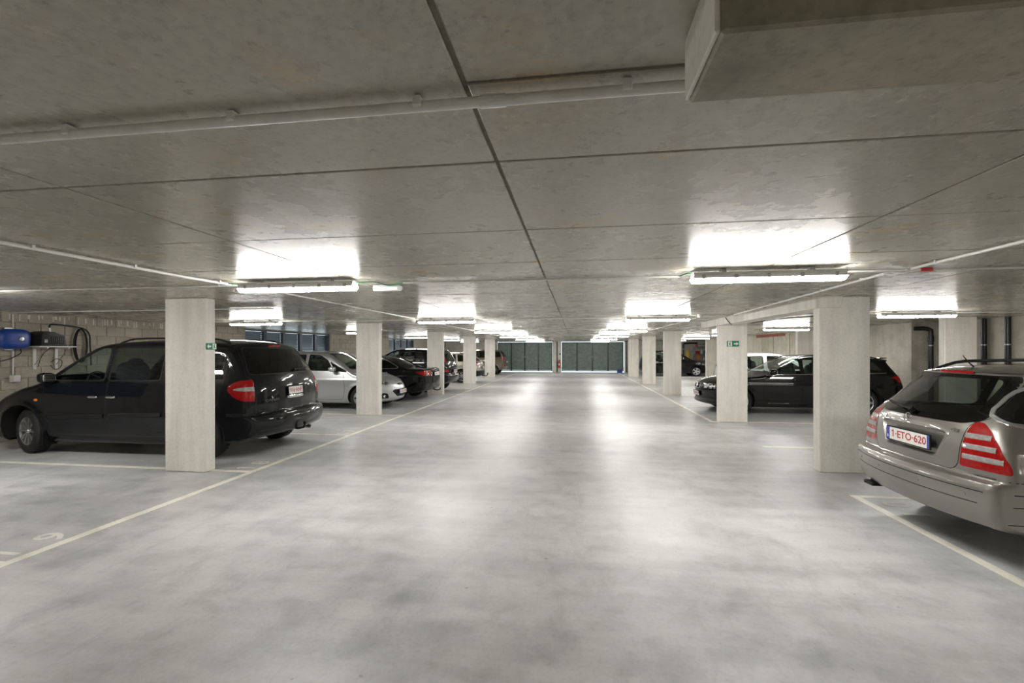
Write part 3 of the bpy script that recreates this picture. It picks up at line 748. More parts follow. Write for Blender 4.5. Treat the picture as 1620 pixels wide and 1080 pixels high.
def np_mesh(name, V, Q, N=None):
    used, inv = np.unique(Q.ravel(), return_inverse=True); v = V[used]; q = inv.reshape(-1, 4)
    me = bpy.data.meshes.new(name); me.vertices.add(len(v)); me.vertices.foreach_set('co', v.astype('f').ravel())
    me.loops.add(q.size); me.loops.foreach_set('vertex_index', q.astype('i').ravel())
    me.polygons.add(len(q)); me.polygons.foreach_set('loop_start', (np.arange(len(q)) * 4).astype('i'))
    me.polygons.foreach_set('use_smooth', np.ones(len(q), bool)); me.update(calc_edges=True); me.validate()
    if N is not None: me.normals_split_custom_set_from_vertices(N[used].tolist())
    return me
def ribbon(body, polys, width, lift, closed=True):
    """thin moulded strips lying on the surface along 3D lines; polys: list of (points, closed)"""
    bm = bmesh.new()
    for P, cl in polys:
        ok = ~np.isnan(P).any(1); runs = []; cur = []
        for i in range(len(P)):
            if ok[i] and (not cur or np.linalg.norm(P[i] - cur[-1]) < .35): cur.append(P[i])
            else:
                if len(cur) > 1: runs.append(cur)
                cur = [P[i]] if ok[i] else []
        if len(cur) > 1: runs.append(cur)
        whole = cl and ok.all() and len(runs) == 1 and np.linalg.norm(P[0] - P[-1]) < .35
        for R in runs:
            A = np.array(R); n = body.nrm(A); N = len(A)
            t = (np.roll(A, -1, 0) - np.roll(A, 1, 0)) if whole else np.gradient(A, axis=0)
            t /= np.maximum(np.linalg.norm(t, axis=1, keepdims=True), 1e-9); b = np.cross(n, t)
            rows = [[bm.verts.new(A[i] + b[i] * width * k + n[i] * l) for i in range(N)] for k, l in ((-.5, .0), (-.3, lift), (.3, lift), (.5, .0))]
            for r0, r1 in zip(rows[:-1], rows[1:]):
                for i in range(N if whole else N - 1):
                    j = (i + 1) % N; bm.faces.new((r0[i], r0[j], r1[j], r1[i]))
    bm.normal_update(); me = bpy.data.meshes.new('strip'); bm.to_mesh(me); bm.free(); return me
def resample(P, d=.03, closed=True):
    Q = np.vstack([P, P[:1]]) if closed else P
    L = np.r_[0, np.cumsum(np.linalg.norm(np.diff(Q, axis=0), axis=1))]; n = max(4, int(L[-1] / d)); t = np.linspace(0, L[-1], n, endpoint=not closed)
    return np.stack([np.interp(t, L, Q[:, k]) for k in (0, 1)], 1)

def wheel_meshes(R, W, rim_r, style):
    """tyre and rim with the outer face at y=0 looking to -y, axle along y"""
    rot = Matrix.Rotation(PI / 2, 4, 'X')                    # lathe z -> -y
    k = R - rim_r; ty = MB()
    ty.lathe([(rim_r - .004, -W * .95), (rim_r + .01, -W), (R - .035, -W), (R - .010, -W + .02), (R, -W + .045), (R, -.045), (R - .010, -.020), (R - .035, -.004), (R - k * .5, .006), (rim_r + .015, 0), (rim_r, -.012), (rim_r - .006, -.03)], 44, rot, False)
    for i in range(40):                                      # tread blocks
        a = 2 * PI * i / 40
        for yy in (-.3, -.7): ty.box((math.cos(a) * R, W * (-yy), math.sin(a) * R), (.010, W * .30, R * .10), ry=-a)
    tm = ty.mesh('tire', .7)
    rm = MB(); rm.lathe([(rim_r + .002, -.004), (rim_r + .004, -.010), (rim_r - .012, -.016), (rim_r - .02, -.06), (rim_r - .03, -.13)], 40, rot, False)
    rm.lathe([(0.0, -.012), (.028, -.012), (.034, -.022), (.06, -.030), (.066, -.05)], 20, rot)
    n = {'multi': 10, 'five': 5, 'seven': 7, 'cap': 7, 'star': 5}[style]
    for i in range(n):
        a = 2 * PI * i / n; hw0, hw1 = {'multi': (.013, .019), 'five': (.030, .026), 'seven': (.018, .026), 'cap': (.022, .05), 'star': (.034, .05)}[style]
        r0, r1 = .045, rim_r - .004
        c, s_ = math.cos(a), math.sin(a)
        def P(r, w, y): return Vector((c * r - s_ * w, y, s_ * r + c * w))
        vs = [rm.bm.verts.new(P(r, w, y)) for r, w, y in ((r0, -hw0, .022), (r0, hw0, .022), (r1, hw1, .010), (r1, -hw1, .010), (r0, -hw0, .055), (r0, hw0, .055), (r1, hw1, .05), (r1, -hw1, .05))]
        for q in ((0, 1, 2, 3), (0, 4, 5, 1), (1, 5, 6, 2), (2, 6, 7, 3), (3, 7, 4, 0)): rm.bm.faces.new([vs[t] for t in q])
    for i in range(5):
        a = 2 * PI * (i + .5) / 5; rm.cyl((math.cos(a) * .045, .018, math.sin(a) * .045), (math.cos(a) * .045, .032, math.sin(a) * .045), .008, 6)
    rme = rm.mesh('rim', .6)
    dk = MB(); dk.lathe([(0, -.085), (rim_r * .78, -.085), (rim_r * .78, -.095), (0, -.095)], 28, rot); dk.lathe([(rim_r - .015, -.12), (0, -.12)], 24, rot)
    return tm, rme, dk.mesh('brake_disc', .5)

def car(name, label, loc, rz, sp, group=None):
    t = thing(name, label, 'car', loc, rz, group); B = Body(sp); h = sp.get('h', .03)
    V, Q = B.nets(h); N = B.nrm(V)
    R, Ra = sp['R'], sp['Ra']
    regs = []
    for r in sp['regs']:
        nm, view, poly, mat = r[:4]; opt = r[4] if len(r) > 4 else {}
        regs.append((nm, view, np.array(poly, float), mat, opt))
    # arches
    ang = np.linspace(0, 2 * PI, 72, endpoint=False)
    arches = [np.stack([wx + Ra * np.cos(ang), R + .01 + Ra * np.sin(ang)], 1) for wx in sp['wheels']]
    snaps = [(v, P, o) for _, v, P, _, o in regs] + [('S', A, {'lim': .3}) for A in arches]
    for view, P, o in snaps:
        lim = o.get('lim', .30); sym = o.get('sym', True); U = uv(view, V, sym); lo, hi = P.min(0) - h, P.max(0) + h
        m = cond(view, V, N, lim) & (U[:, 0] > lo[0]) & (U[:, 0] < hi[0]) & (U[:, 1] > lo[1]) & (U[:, 1] < hi[1])
        if o.get('zmin') is not None: m &= V[:, 2] > o['zmin']
        ii = np.nonzero(m)[0]
        if not len(ii): continue
        q, d = nearest(P, U[ii]); k = d < h * .52; ii = ii[k]; q = q[k]; a, b, ax = VIEW[view]
        pn = V[ii].copy(); old = V[ii].copy()
        sg = np.where(pn[:, a] < 0, -1, 1) if (sym and view in 'RF') else 1
        pn[:, a] = q[:, 0] * sg
        sg = np.where(pn[:, b] < 0, -1, 1) if (sym and view == 'T') else 1
        pn[:, b] = q[:, 1] * sg
        for _ in range(5):
            f = B.f(pn); e = np.zeros(3); e[ax] = .004; g = (B.f(pn + e) - B.f(pn - e)) / .008
            g = np.where(np.abs(g) < .12, np.where(g < 0, -.12, .12), g); pn[:, ax] -= np.clip(f / g, -h, h)
        good = np.linalg.norm(pn - old, axis=1) < h * 1.6; V[ii[good]] = pn[good]
        N[ii[good]] = B.nrm(V[ii[good]])
    C = V[Q].mean(1); NC = N[Q].mean(1); lab = np.full(len(Q), -1)
    for i, (nm, view, P, mat, o) in enumerate(regs):
        m = cond(view, C, NC, o.get('lim', .30)) & inside(P, uv(view, C, o.get('sym', True)))
        if o.get('zmin') is not None: m &= C[:, 2] > o['zmin']
        if o.get('over') is not None: m &= np.isin(lab, [j for j, r in enumerate(regs) if r[0] in o['over']])
        lab[m] = i
    gone = np.zeros(len(Q), bool)
    for A, wx in zip(arches, sp['wheels']): gone |= (np.hypot(C[:, 0] - wx, C[:, 2] - R - .01) < Ra) & (np.abs(C[:, 1]) > .42)
    pmat = M[sp['paint']]
    keep = (lab == -1) & ~gone; body = link('body', np_mesh('body', V, Q[keep], N), pmat, t)
    groups = {}
    for i, (nm, view, P, mat, o) in enumerate(regs):
        key = (nm, mat, o.get('part', i if o.get('each') else 0))
        groups.setdefault(key, []).append(i)
    made = {}
    for (nm, mat, _), ids in groups.items():
        m = np.isin(lab, ids) & ~gone
        if not m.any() or mat == 'none': continue
        sides = [(m, 0)]
        if np.abs(C[m, 1]).min() > .06: sides = [(m & (C[:, 1] < 0), -1), (m & (C[:, 1] >= 0), 1)]
        for mm, sd in sides:
            if not mm.any(): continue
            if nm == 'front_bumper':                         # the intake may cut a bumper apart: each piece is an object
                fi = np.nonzero(mm)[0]; lb_ = np.arange(len(V))
                for _ in range(600):
                    mn = lb_[Q[fi]].min(1); new = lb_.copy()
                    for c_ in range(4): np.minimum.at(new, Q[fi][:, c_], mn)
                    if (new == lb_).all(): break
                    lb_ = new
                isl = lb_[Q[fi][:, 0]]; ids_, n_ = np.unique(isl, return_counts=True)
                for k_ in ids_[np.argsort(-n_)][1:]:
                    ex = np.zeros(len(Q), bool); ex[fi[isl == k_]] = True; mm = mm & ~ex
                    link(nm, np_mesh(nm, V, Q[ex], N), pmat, t)
            par = made.get((regs[ids[0]][4].get('parent'), sd), made.get((regs[ids[0]][4].get('parent'), 0), t))
            o = link(nm, np_mesh(nm, V, Q[mm], N), pmat if mat == 'paint' else M[mat], par)
            lb = regs[ids[0]][4].get('label')
            if lb: o['label'] = lb
            made[(regs[ids[0]][4].get('id', nm), sd)] = o
    # shut lines, window rubbers, arch lips
    lines, rubs, lips = [], [], []
    for nm, view, P, mat, o in regs:
        for sd in ((1, -1) if (view == 'S') else (1,)):
            rs = resample(P, .03)
            polys = [rs]
            if view in 'RF' and o.get('sym', True) and rs[:, 0].min() > -.02: polys = [rs, rs * [-1, 1]]
            for pp in polys:
                L3 = B.march(pp, view, sd)
                nn = B.nrm(np.nan_to_num(L3)); L3[~cond(view, np.nan_to_num(L3), nn, o.get('lim', .3) * .8)] = np.nan
                if o.get('line'): lines.append((L3, True))
                if o.get('rub'): rubs.append((L3, True))
    for P in sp.get('lines', ()):
        view, pts = P
        for sd in ((1, -1) if view == 'S' else (1,)): lines.append((B.march(resample(np.array(pts, float), .03, False), view, sd), False))
    for A in arches:
        for sd in (1, -1): lips.append((B.march(A, 'S', sd), True))
    if lines: tag(link('shut_lines', ribbon(B, lines, .007, .0012), M['seam'], t), kind='stuff')
    for rb in rubs: link('window_rubber', ribbon(B, [rb], sp.get('rubw', .022), .003), M['trim_black'], t)
    for lp in lips: link('arch_lip', ribbon(B, [lp], .022, .004), M[sp.get('lip', 'trim_black')] if sp.get('lip') != 'paint' else pmat, t)
    for view, pts, w, l, mt, nm in sp.get('strips', ()):
        for sd in ((1, -1) if view == 'S' else (1,)):
            link(nm, ribbon(B, [(B.march(resample(np.array(pts, float), .03, False), view, sd), False)], w, l), pmat if mt == 'paint' else M[mt], t)
    # wheel liners
    for (L3, _) in lips:
        bm = bmesh.new(); ok = ~np.isnan(L3).any(1); n = len(L3); sg = 1 if np.nansum(L3[:, 1]) > 0 else -1
        o_ = [bm.verts.new((p[0], p[1] - sg * .004, p[2])) if k else None for p, k in zip(L3, ok)]
        i_ = [bm.verts.new((p[0], sg * .45, p[2])) if k else None for p, k in zip(L3, ok)]
        for i in range(n):
            j = (i + 1) % n
            if o_[i] and o_[j]: bm.faces.new((o_[i], o_[j], i_[j], i_[i]))
        vs = [v for v in i_ if v]
        if len(vs) > 2: bm.faces.new(vs)
        me = bpy.data.meshes.new('wheel_arch_liner'); bm.to_mesh(me); bm.free(); link('wheel_arch_liner', me, M['liner'], t)
    # wheels
    tm, rm, dm_ = wheel_meshes(R, sp.get('tw', .205), sp['rim_r'], sp['rim'])
    ty = sp['track']
    for wx in sp['wheels']:
        for sg in (-1, 1):
            st_ = sp.get('steer', 0) if wx > 0 else 0
            w = link('tire', tm, M['rubber'], t, (wx, sg * ty, R), (0, 0, (0 if sg < 0 else PI) + st_))
            link('rim', rm, M[sp.get('rim_mat', 'rim')], w); link('brake_disc', dm_, M['liner'], w)
    sp['_B'] = B
    if sp.get('cabin'):
        cx0, cx1, cz, cw = sp['cabin']; c = MB()
        c.box(((cx0 + cx1) / 2, 0, cz - .12), (cx1 - cx0, cw * 2, .24), 0, .05)
        c.blob((cx1 - .10, 0, cz + .0), (.42, cw * 1.9, .22), 3)
        c.obj('cabin_trim', M['dark_plastic'], t, .8)
        rows = sp.get('seats', ((.25, 2), (-.65, 3)))
        for sx, n in rows:
            for k in range(n):
                yy = ((k - (n - 1) / 2) * (.72 if n == 2 else .46))
                hh = sp.get('seat_h', .50)
                se = MB().blob((sx - .05, yy, cz + hh * .30), (.20, .50 if n == 2 else .44, hh), 3.5, 16, 10).obj('seat', M['seat'], t, 1.2)
                MB().blob((sx - .10, yy, cz + hh * .72), (.10, .26, .19), 3, 14, 8).obj('headrest', M['seat'], se, 1.2)
        wx = cx1 - .42; dy = sp.get('drive', .36)
        sw = MB(); pts = [(wx + .10 * math.cos(a) * .4, dy + .18 * math.sin(a), cz + .10 + .18 * math.cos(a) * .92) for a in [i * 2 * PI / 24 for i in range(24)]]
        sw.tube(pts, .014, 7, True); sw.cyl((wx, dy, cz + .1), (wx + .2, dy, cz + .02), .03, 10)
        sw.box((wx, dy, cz + .10), (.03, .30, .05), 0, .01); sw.obj('steering_wheel', M['dark_plastic'], t, .7)
    return t, B
def surf(B, view, u, v, sd=1):
    p = B.march(np.array([[u, v]], float), view, sd)[0]; n = B.nrm(p[None])[0]; return Vector(p), Vector(n)
def frame_on(B, view, u, v, sd=1, lift=.0, level=True):
    """matrix at a surface point: z = outward, x = along the car's width/length to the reader's right, y = up"""
    p, n = surf(B, view, u, v, sd); up = Vector((0, 0, 1)); x = up.cross(n).normalized(); y = n.cross(x)
    m = Matrix((x, y, n)).transposed().to_4x4(); m.translation = p + n * lift; return m
def on(B, view, u, v, me, mat, parent, name, sd=1, lift=.0):
    o = link(name, me, mat, parent); o.matrix_basis = frame_on(B, view, u, v, sd, lift); return o
def plate(t, B, view, u, v, txt, euro=True, W=.52, H=.11, lift=.012, size=.088, col='plate_red', tilt=None, both=False):
    m = frame_on(B, view, u, v, 1, lift)
    if tilt is not None:
        n = Vector((-1 if view == 'R' else 1, 0, tilt)).normalized(); x = Vector((0, 0, 1)).cross(n).normalized(); y = n.cross(x); q = Matrix((x, y, n)).transposed().to_4x4(); q.translation = m.translation; m = q
    p = MB().box((0, 0, 0), (W + .02, H + .02, .014), 0, .004, seg=1).obj('number_plate', M['trim_black'], t); p.matrix_basis = m
    link('plate_face', MB().box((0, 0, .008), (W, H, .004)).mesh('plate_face'), M['plate'], p)
    x0 = 0
    if euro:
        link('plate_band', MB().box((-W / 2 + .022, 0, .0105), (.042, H, .0025)).mesh('plate_band'), M['plate_blue'], p); x0 = .02
        tm = text_mesh('B', .034, .0006); link('plate_lettering', tm, M['plate'], p, (-W / 2 + .022, -.028, .0125))
        if both: link('plate_band', MB().box((W / 2 - .010, 0, .0105), (.018, H, .0025)).mesh('plate_band'), M['plate_blue'], p)
        ring = MB()
        for i in range(12): ring.box((-W / 2 + .022 + .012 * math.cos(i * PI / 6), .022 + .012 * math.sin(i * PI / 6), .0122), (.003, .003, .001))
        link('plate_lettering', ring.mesh('stars'), M['amber'], p)
    tm = text_mesh(txt, size, .0006); xs = [q.co.x for q in tm.vertices]; w = max(xs) - min(xs); s_ = min(1.2, (W - (.10 if euro else .05)) / w)
    tm.transform(Matrix.Diagonal((s_, 1.0, 1, 1))); link('plate_lettering', tm, M[col], p, (x0, 0, .0107)); return p
def mirror(t, B, x, z, mat, d=(.14, .22, .15), out=.13, side=(-1, 1), facing=-1):
    for sd in side:
        p, n = surf(B, 'S', x, z, sd); y = p.y + sd * out
        m = MB().blob((x, y, z + .055), d, 3.2, 20, 12).obj('door_mirror', M[mat], t, 3.2)
        MB().box((x + .01, p.y + sd * out * .35, z - .005), (.07, out * .9, .035), 0, .012).obj('mirror_stalk', M['trim_black'], m, .8)
        MB().blob((x + facing * d[0] * .46, y, z + .055), (.02, d[1] * .84, d[2] * .80), 4, 20, 10).obj('mirror_glass', M['chrome'], m, 3.2)
def handles(t, B, pts, mat, L=.19):
    for x, z in pts:
        for sd in (-1, 1):
            p, n = surf(B, 'S', x, z, sd)
            h_ = MB().blob((p.x, p.y + sd * .018, p.z), (L, .028, .032), 3.5, 16, 8).obj('door_handle', M[mat], t, 3.2)
def rails(t, B, x0, x1, y, hgt, mat, r=.014):
    for sg in (-1, 1):
        pts = []
        for i in range(25):
            q = i / 24; x = x0 + (x1 - x0) * q; p, n = surf(B, 'T', x, sg * y)
            e = min(1, math.sin(PI * q) * 3.2); pts.append((x, sg * y, p.z + hgt * e + .002))
        m = MB().tube(pts, r, 8)
        for q in (.5,):
            x = x0 + (x1 - x0) * q; p, n = surf(B, 'T', x, sg * y); m.box((x, sg * y, p.z + hgt / 2), (.10, .03, hgt), 0, .006)
        m.obj('roof_rail', M[mat], t, .9)
def wiper(t, B, y0, z0, y1, z1, view='R'):
    pts = []
    for i in range(12):
        q = i / 11; p, n = surf(B, view, y0 + (y1 - y0) * q, z0 + (z1 - z0) * q); pts.append(p + n * (.028 - .010 * q))
    m = MB().tube(pts, [.011 - .005 * i / 11 for i in range(12)], 7); p, n = surf(B, view, y0, z0); m.cyl(p - n * .01, p + n * .04, .022, 14)
    q0 = pts[5]; d = (pts[-1] - pts[4]); m.tube([pts[4] - Vector((0, 0, .008)) - d * .25, pts[-1] - Vector((0, 0, .008)) + d * .25], .006, 6)
    m.obj('wiper', M['trim_black'], t, .8)

# ------------------------------------------------------------------ the ten cars
def sym2(half): return list(half) + [(-y, z) for y, z in reversed(half)]
WIN = {'rub': True, 'lim': .22}
def rp(*p, r=.04): return rpoly(p, r)

# --- black minivan, near left
sp = dict(h=.024, paint='p_navy', W=.975, belt=1.10, R=.345, Ra=.415, rim_r=.215, rim='multi', tw=.225, track=.905, wheels=(1.515, -1.515), steer=-.26,
    prof=[(-2.20, .27), (-2.42, .33), (-2.51, .44), (-2.52, .56), (-2.49, .645, 1), (-2.40, .665, 1), (-2.40, .9), (-2.36, 1.16), (-2.24, 1.40), (-2.05, 1.655), (-1.93, 1.725), (-1.5, 1.765), (-.6, 1.78), (.0, 1.765), (.42, 1.70), (.88, 1.45), (1.36, 1.165), (1.72, 1.07), (2.05, .95), (2.28, .82), (2.42, .69), (2.46, .52), (2.43, .33), (2.30, .20), (1.2, .19), (-1.2, .20)],
    sec=[(.15, .86), (.25, .945), (.40, .975), (.65, 1.0), (.90, .992), (1.10, .955), (1.40, .875), (1.65, .80), (1.80, .74)],
    plan=(-1.7, .12, 1.3, .15), bow=(.17, .34), crown=.07, taper=(-1.6, .3, .06), crease=[(.63, .010, .03)], flare=.022, rr=.13,
    lip='paint', cabin=(-2.1, 1.25, .98, .74), seats=((.25, 2), (-.65, 2), (-1.55, 3)), seat_h=.55, drive=.38)
sw = .30
sp['regs'] = [
    ('front_bumper', 'F', rp((0, .15), (1.1, .15), (1.1, .56), (-.2, .56)), 'paint', {'lim': .05}),
    ('rear_bumper', 'R', rp((-.2, .15), (1.1, .15), (1.1, .655), (-.2, .655)), 'paint', {'lim': -.1}),
    ('bonnet', 'T', rp((1.34, -.2), (1.34, .80), (2.30, .66), (2.38, -.2), r=.12), 'paint', {'lim': .5, 'line': False}),
    ('door', 'S', rp((.02, .31), (.02, 1.66), (.30, 1.66), (1.16, 1.12), (1.08, .80), (1.06, .56), (.86, .31), r=.05), 'paint', {'split': True, 'line': True, 'id': 'fd'}),
    ('sliding_door', 'S', rp((-.98, .33), (-.98, 1.66), (.0, 1.66), (.0, .31), r=.05), 'paint', {'split': True, 'line': True, 'id': 'rd'}),
    ('tailgate', 'R', rpoly(sym2([(.70, 1.68), (.83, 1.22), (.775, 1.17), (.775, .66)]), .05), 'paint', {'lim': .2, 'line': True, 'sym': False}),
    ('window_frame', 'S', rp((-1.98, 1.13), (-1.93, 1.67), (.22, 1.67), (.46, 1.60), (1.16, 1.10), (.6, 1.10), (-.9, 1.12), r=.06), 'gloss_black', {'lim': .2}),
    ('windscreen', 'F', rpoly(sym2([(.58, 1.66), (.80, 1.20)]), .05), 'glass', dict(WIN, sym=False, zmin=1.1)),
    ('rear_window', 'R', rpoly(sym2([(.66, 1.635), (.80, 1.235)]), .08), 'glass_black', dict(WIN, sym=False)),
    ('side_window', 'S', rp((.09, 1.14), (.09, 1.635), (.22, 1.64), (.42, 1.57), (1.02, 1.14), r=.03), 'glass', dict(WIN, each=True, label='clear front door window')),
    ('side_window', 'S', rp((-.86, 1.15), (-.86, 1.64), (.01, 1.64), (.01, 1.14), r=.04), 'glass_dark', dict(WIN, each=True)),
    ('side_window', 'S', rp((-1.90, 1.17), (-1.85, 1.63), (-.95, 1.64), (-.95, 1.15), r=.05), 'glass_dark', dict(WIN, each=True)),
    ('headlight', 'F', rp((.45, .68), (.45, .82), (.90, .85), (.90, .68), r=.04), 'headlamp', {'lim': .35, 'split': True}),
]
sp['strips'] = [('S', [(-.93, .655), (-.05, .62)], .075, .012, 'trim_black', 'side_moulding'), ('S', [(.04, .615), (1.00, .575)], .075, .012, 'trim_black', 'side_moulding'), ('S', [(-2.3, .665), (-1.98, .665)], .05, .01, 'trim_black', 'side_moulding')]
van, B = car('black_minivan', 'black minivan parked nose to the block wall, red tail lamp beside the near pillar', (-6.93, 6.84, 0), PI, sp)
dg_ = np.linspace(31, 80, 26); u_ = (dg_ - 31) / 49
for sd in (-1, 1):
    tl = wrap_patch(B, sd, (-1.9, .55), dg_, .845 + .17 * u_ ** 2.6, 1.168 - .10 * u_ ** 3, 'tail_light', M['red_lens'], van, .006)
    wrap_patch(B, sd, (-1.9, .55), dg_[:20], (.985 + .035 * (u_[:20] / u_[19]) ** 3), (1.075 - .045 * (u_[:20] / u_[19]) ** 3), 'reversing_lens', M['clear_lens'], tl, .010, 5)['label'] = 'white reversing lens'
mirror(van, B, .98, 1.13, 'p_navy', (.13, .21, .15), .10)
handles(van, B, [(.22, .90), (-.09, .90)], 'chrome', .17)
rails(van, B, -1.75, .15, .60, .045, 'trim_black')
wiper(van, B, -.10, 1.27, -.52, 1.30)
plate(van, B, 'R', .0, .955, '916·ANP', False, .36, .115, .02, .095)
MB().blob((0, 0, 0), (.42, .03, .05), 4).obj('plate_trim', M['chrome'], van, 3.2).matrix_basis = frame_on(B, 'R', 0, .86, 1, .01) @ Matrix.Rotation(PI / 2, 4, 'X')
on(B, 'R', .50, .84, text_mesh('CHRYSLER', .055, .003), M['chrome'], van, 'badge_lettering', 1, .002)
on(B, 'R', -.52, .90, text_mesh('CRD', .05, .003), M['chrome'], van, 'badge_lettering', 1, .002)
brk = MB().blob((0, 0, 0), (.30, .03, .03), 4).obj('brake_light', M['red_lens'], van, 3.2); brk.matrix_basis = frame_on(B, 'R', 0, 1.665, 1, .0)
MB().tube([(-2.2, 0, .36), (-2.46, 0, .33), (-2.56, 0, .35), (-2.575, 0, .40)], .018, 8).blob((-2.578, 0, .425), (.05, .05, .05), 2).box((-2.3, .12, .33), (.18, .14, .05), 0, .01).obj('tow_bar', M['trim_black'], van, .8)
MB().cyl((-2.10, -.55, .28), (-2.34, -.57, .265), .03, 12).obj('exhaust', M['steel'], van, .7)
for sd in (-1, 1):
    q, n = surf(B, 'S', 1.24, .84, sd); MB().blob(q, (.07, .02, .04), 2.4, 14, 8).obj('side_repeater', M['amber'], van, 3.2)
    MB().box((1.08, sd * .90, .26), (.02, .20, .22), 0, .004).obj('mud_flap', M['trim_black'], van)

# --- warm grey estate, near right
sp = dict(h=.020, paint='p_champagne', W=.865, belt=.99, R=.316, Ra=.365, rim_r=.205, rim='five', track=.835, wheels=(1.357, -1.357),
    prof=[(-2.10, .25), (-2.28, .285), (-2.325, .36), (-2.345, .47), (-2.345, .56), (-2.325, .615, 1), (-2.245, .632, 1), (-2.245, .8), (-2.225, .97), (-2.185, 1.045), (-2.02, 1.225), (-1.87, 1.375), (-1.85, 1.412, 1), (-1.75, 1.435), (-1.5, 1.456), (-.7, 1.472), (-.1, 1.452), (.22, 1.39), (.65, 1.18), (1.0, .99), (1.5, .93), (1.95, .82), (2.12, .72), (2.19, .55), (2.18, .4), (2.12, .25), (1.9, .2), (1, .19), (-1.2, .20)],
    sec=[(.15, .88), (.25, .95), (.40, .98), (.60, 1.0), (.80, .985), (.99, .945), (1.2, .83), (1.4, .73), (1.5, .68)],
    plan=(-1.5, .105, 1.2, .14), bow=(.15, .30), crown=.05, taper=(-1.25, .3, .25), belt_t=.84, crease=[(.70, .008, .03)], flare=.012, rr=.10, lip='paint',
    cabin=(-2.0, 1.0, .80, .66), seats=((.15, 2), (-.75, 3)), seat_h=.50, drive=-.36)
sp['regs'] = [
    ('front_bumper', 'F', rp((-.2, .15), (1.1, .15), (1.1, .56), (-.2, .56)), 'paint', {'lim': .05}),
    ('rear_bumper', 'S', rp((-2.6, .1), (-2.6, .645), (-1.72, .635), (-1.72, .1), r=.0), 'paint', {'lim': -.1, 'line': True}),
    ('rear_bumper', 'R', rp((-.2, .1), (1.1, .1), (1.1, .632), (-.2, .632)), 'paint', {'lim': .0}),
    ('bonnet', 'T', rp((1.02, -.2), (1.02, .72), (2.0, .62), (2.12, -.2), r=.12), 'paint', {'lim': .5}),
    ('door', 'S', rp((.0, .26), (.0, 1.40), (.30, 1.38), (.95, .96), (.95, .6), (.86, .26), r=.05), 'paint', {'split': True, 'line': True}),
    ('rear_door', 'S', rp((-1.10, .66), (-1.02, 1.0), (-.98, 1.38), (-.02, 1.40), (-.02, .26), (-.80, .26), r=.05), 'paint', {'split': True, 'line': True}),
    ('tailgate', 'R', rpoly([(.54, 1.395), (.585, 1.06), (.51, 1.02), (.485, .69), (.44, .64), (-.44, .64), (-.485, .69), (-.51, 1.02), (-.585, 1.06), (-.54, 1.395)], .03), 'paint', {'lim': .2, 'sym': False, 'line': True}),
    ('window_frame', 'S', rp((-2.10, 1.03), (-1.81, 1.325), (-1.0, 1.395), (-.1, 1.405), (.35, 1.33), (.90, .975), r=.14), 'gloss_black', {'lim': .2}),
    ('windscreen', 'F', rpoly(sym2([(.52, 1.37), (.70, 1.03)]), .05), 'glass', dict(WIN, sym=False, zmin=.98)),
    ('window_surround', 'R', rpoly(sym2([(.525, 1.376), (.57, 1.05), (.46, 1.005)]), .04), 'glass_black', dict(sym=False, lim=.15)),
    ('rear_window', 'R', rpoly(sym2([(.43, 1.345), (.47, 1.085), (.40, 1.05)]), .05), 'glass', dict(sym=False, lim=.15)),
    ('side_window', 'S', rp((-2.01, 1.068), (-1.77, 1.29), (-1.05, 1.365), (-1.10, 1.03), r=.06), 'glass_dark', dict(lim=.2, each=True)),
    ('side_window', 'S', rp((-1.02, 1.03), (-.98, 1.368), (-.06, 1.37), (-.06, 1.01), r=.03), 'glass', dict(lim=.2, each=True)),
    ('side_window', 'S', rp((.02, 1.01), (.02, 1.37), (.25, 1.33), (.78, .99), r=.03), 'glass', dict(lim=.2, each=True)),
    ('tail_light', 'R', rpoly([(.495, .685), (.52, 1.035), (.58, 1.025), (.67, .965), (.745, .87), (.80, .77), (.825, .685)], .02), 'red_lens', {'lim': .1}),
]
sp['strips'] = [('S', [tuple(q) for q in np.vstack([(lambda w: np.vstack([w, w[:1]]))(rp((-2.10, 1.03), (-1.81, 1.325), (-1.0, 1.395), (-.1, 1.405), (.35, 1.33), (.90, .975), r=.14))])], .036, .004, 'rim', 'window_trim')]
for z in (.765, .845, .925):
    for s_ in (-1, 1): sp['strips'].append(('R', [(s_ * .515, z), (s_ * .60, z), (s_ * .68, z), (s_ * (.785 - (z - .75) * .62), z)], .040, .003, 'clear_lens', 'lamp_stripe'))
sp['lines'] = [('R', [(-.74, .545), (-.3, .545), (.3, .545), (.74, .545)]), ('R', [(-.70, .455), (-.3, .455), (.3, .455), (.70, .455)]), ('S', [(-2.1, .46), (-1.82, .47), (-1.80, .50), (-1.82, .545), (-2.1, .55)]), ('S', [(-2.12, .33), (-1.74, .34)])]
# recess for the plate: taken out of the tailgate and closed with a sunken tray
rec = rpoly([(.385, .925), (.30, .715), (-.30, .715), (-.385, .925)], .035)
sp['regs'].append(('plate_recess_hole', 'R', rec, 'none', {'sym': False, 'lim': .3}))
est, B = car('estate_car', 'warm grey estate with striped red tail lamps, parked beside the near right pillar', (5.17, 4.50, 0), 0, sp)
rs = resample(rec, .02); L3 = B.march(rs, 'R'); bm = bmesh.new(); n = len(L3)
cen = rs.mean(0); U2 = cen + (rs - cen) * [.93, .90]; inn = np.stack([np.full(n, np.nanmin(L3[:, 0]) + .045), U2[:, 0], U2[:, 1]], 1)
rim_ = L3 + np.array([-.006, 0, 0]); out_ = B.march(cen + (rs - cen) * [1.045, 1.08], 'R')
vo = [bm.verts.new(p) for p in out_]; va = [bm.verts.new(p) for p in rim_]; vb = [bm.verts.new(p) for p in inn]
for i in range(n):
    j = (i + 1) % n; bm.faces.new((vo[i], vo[j], va[j], va[i])); bm.faces.new((va[i], va[j], vb[j], vb[i]))
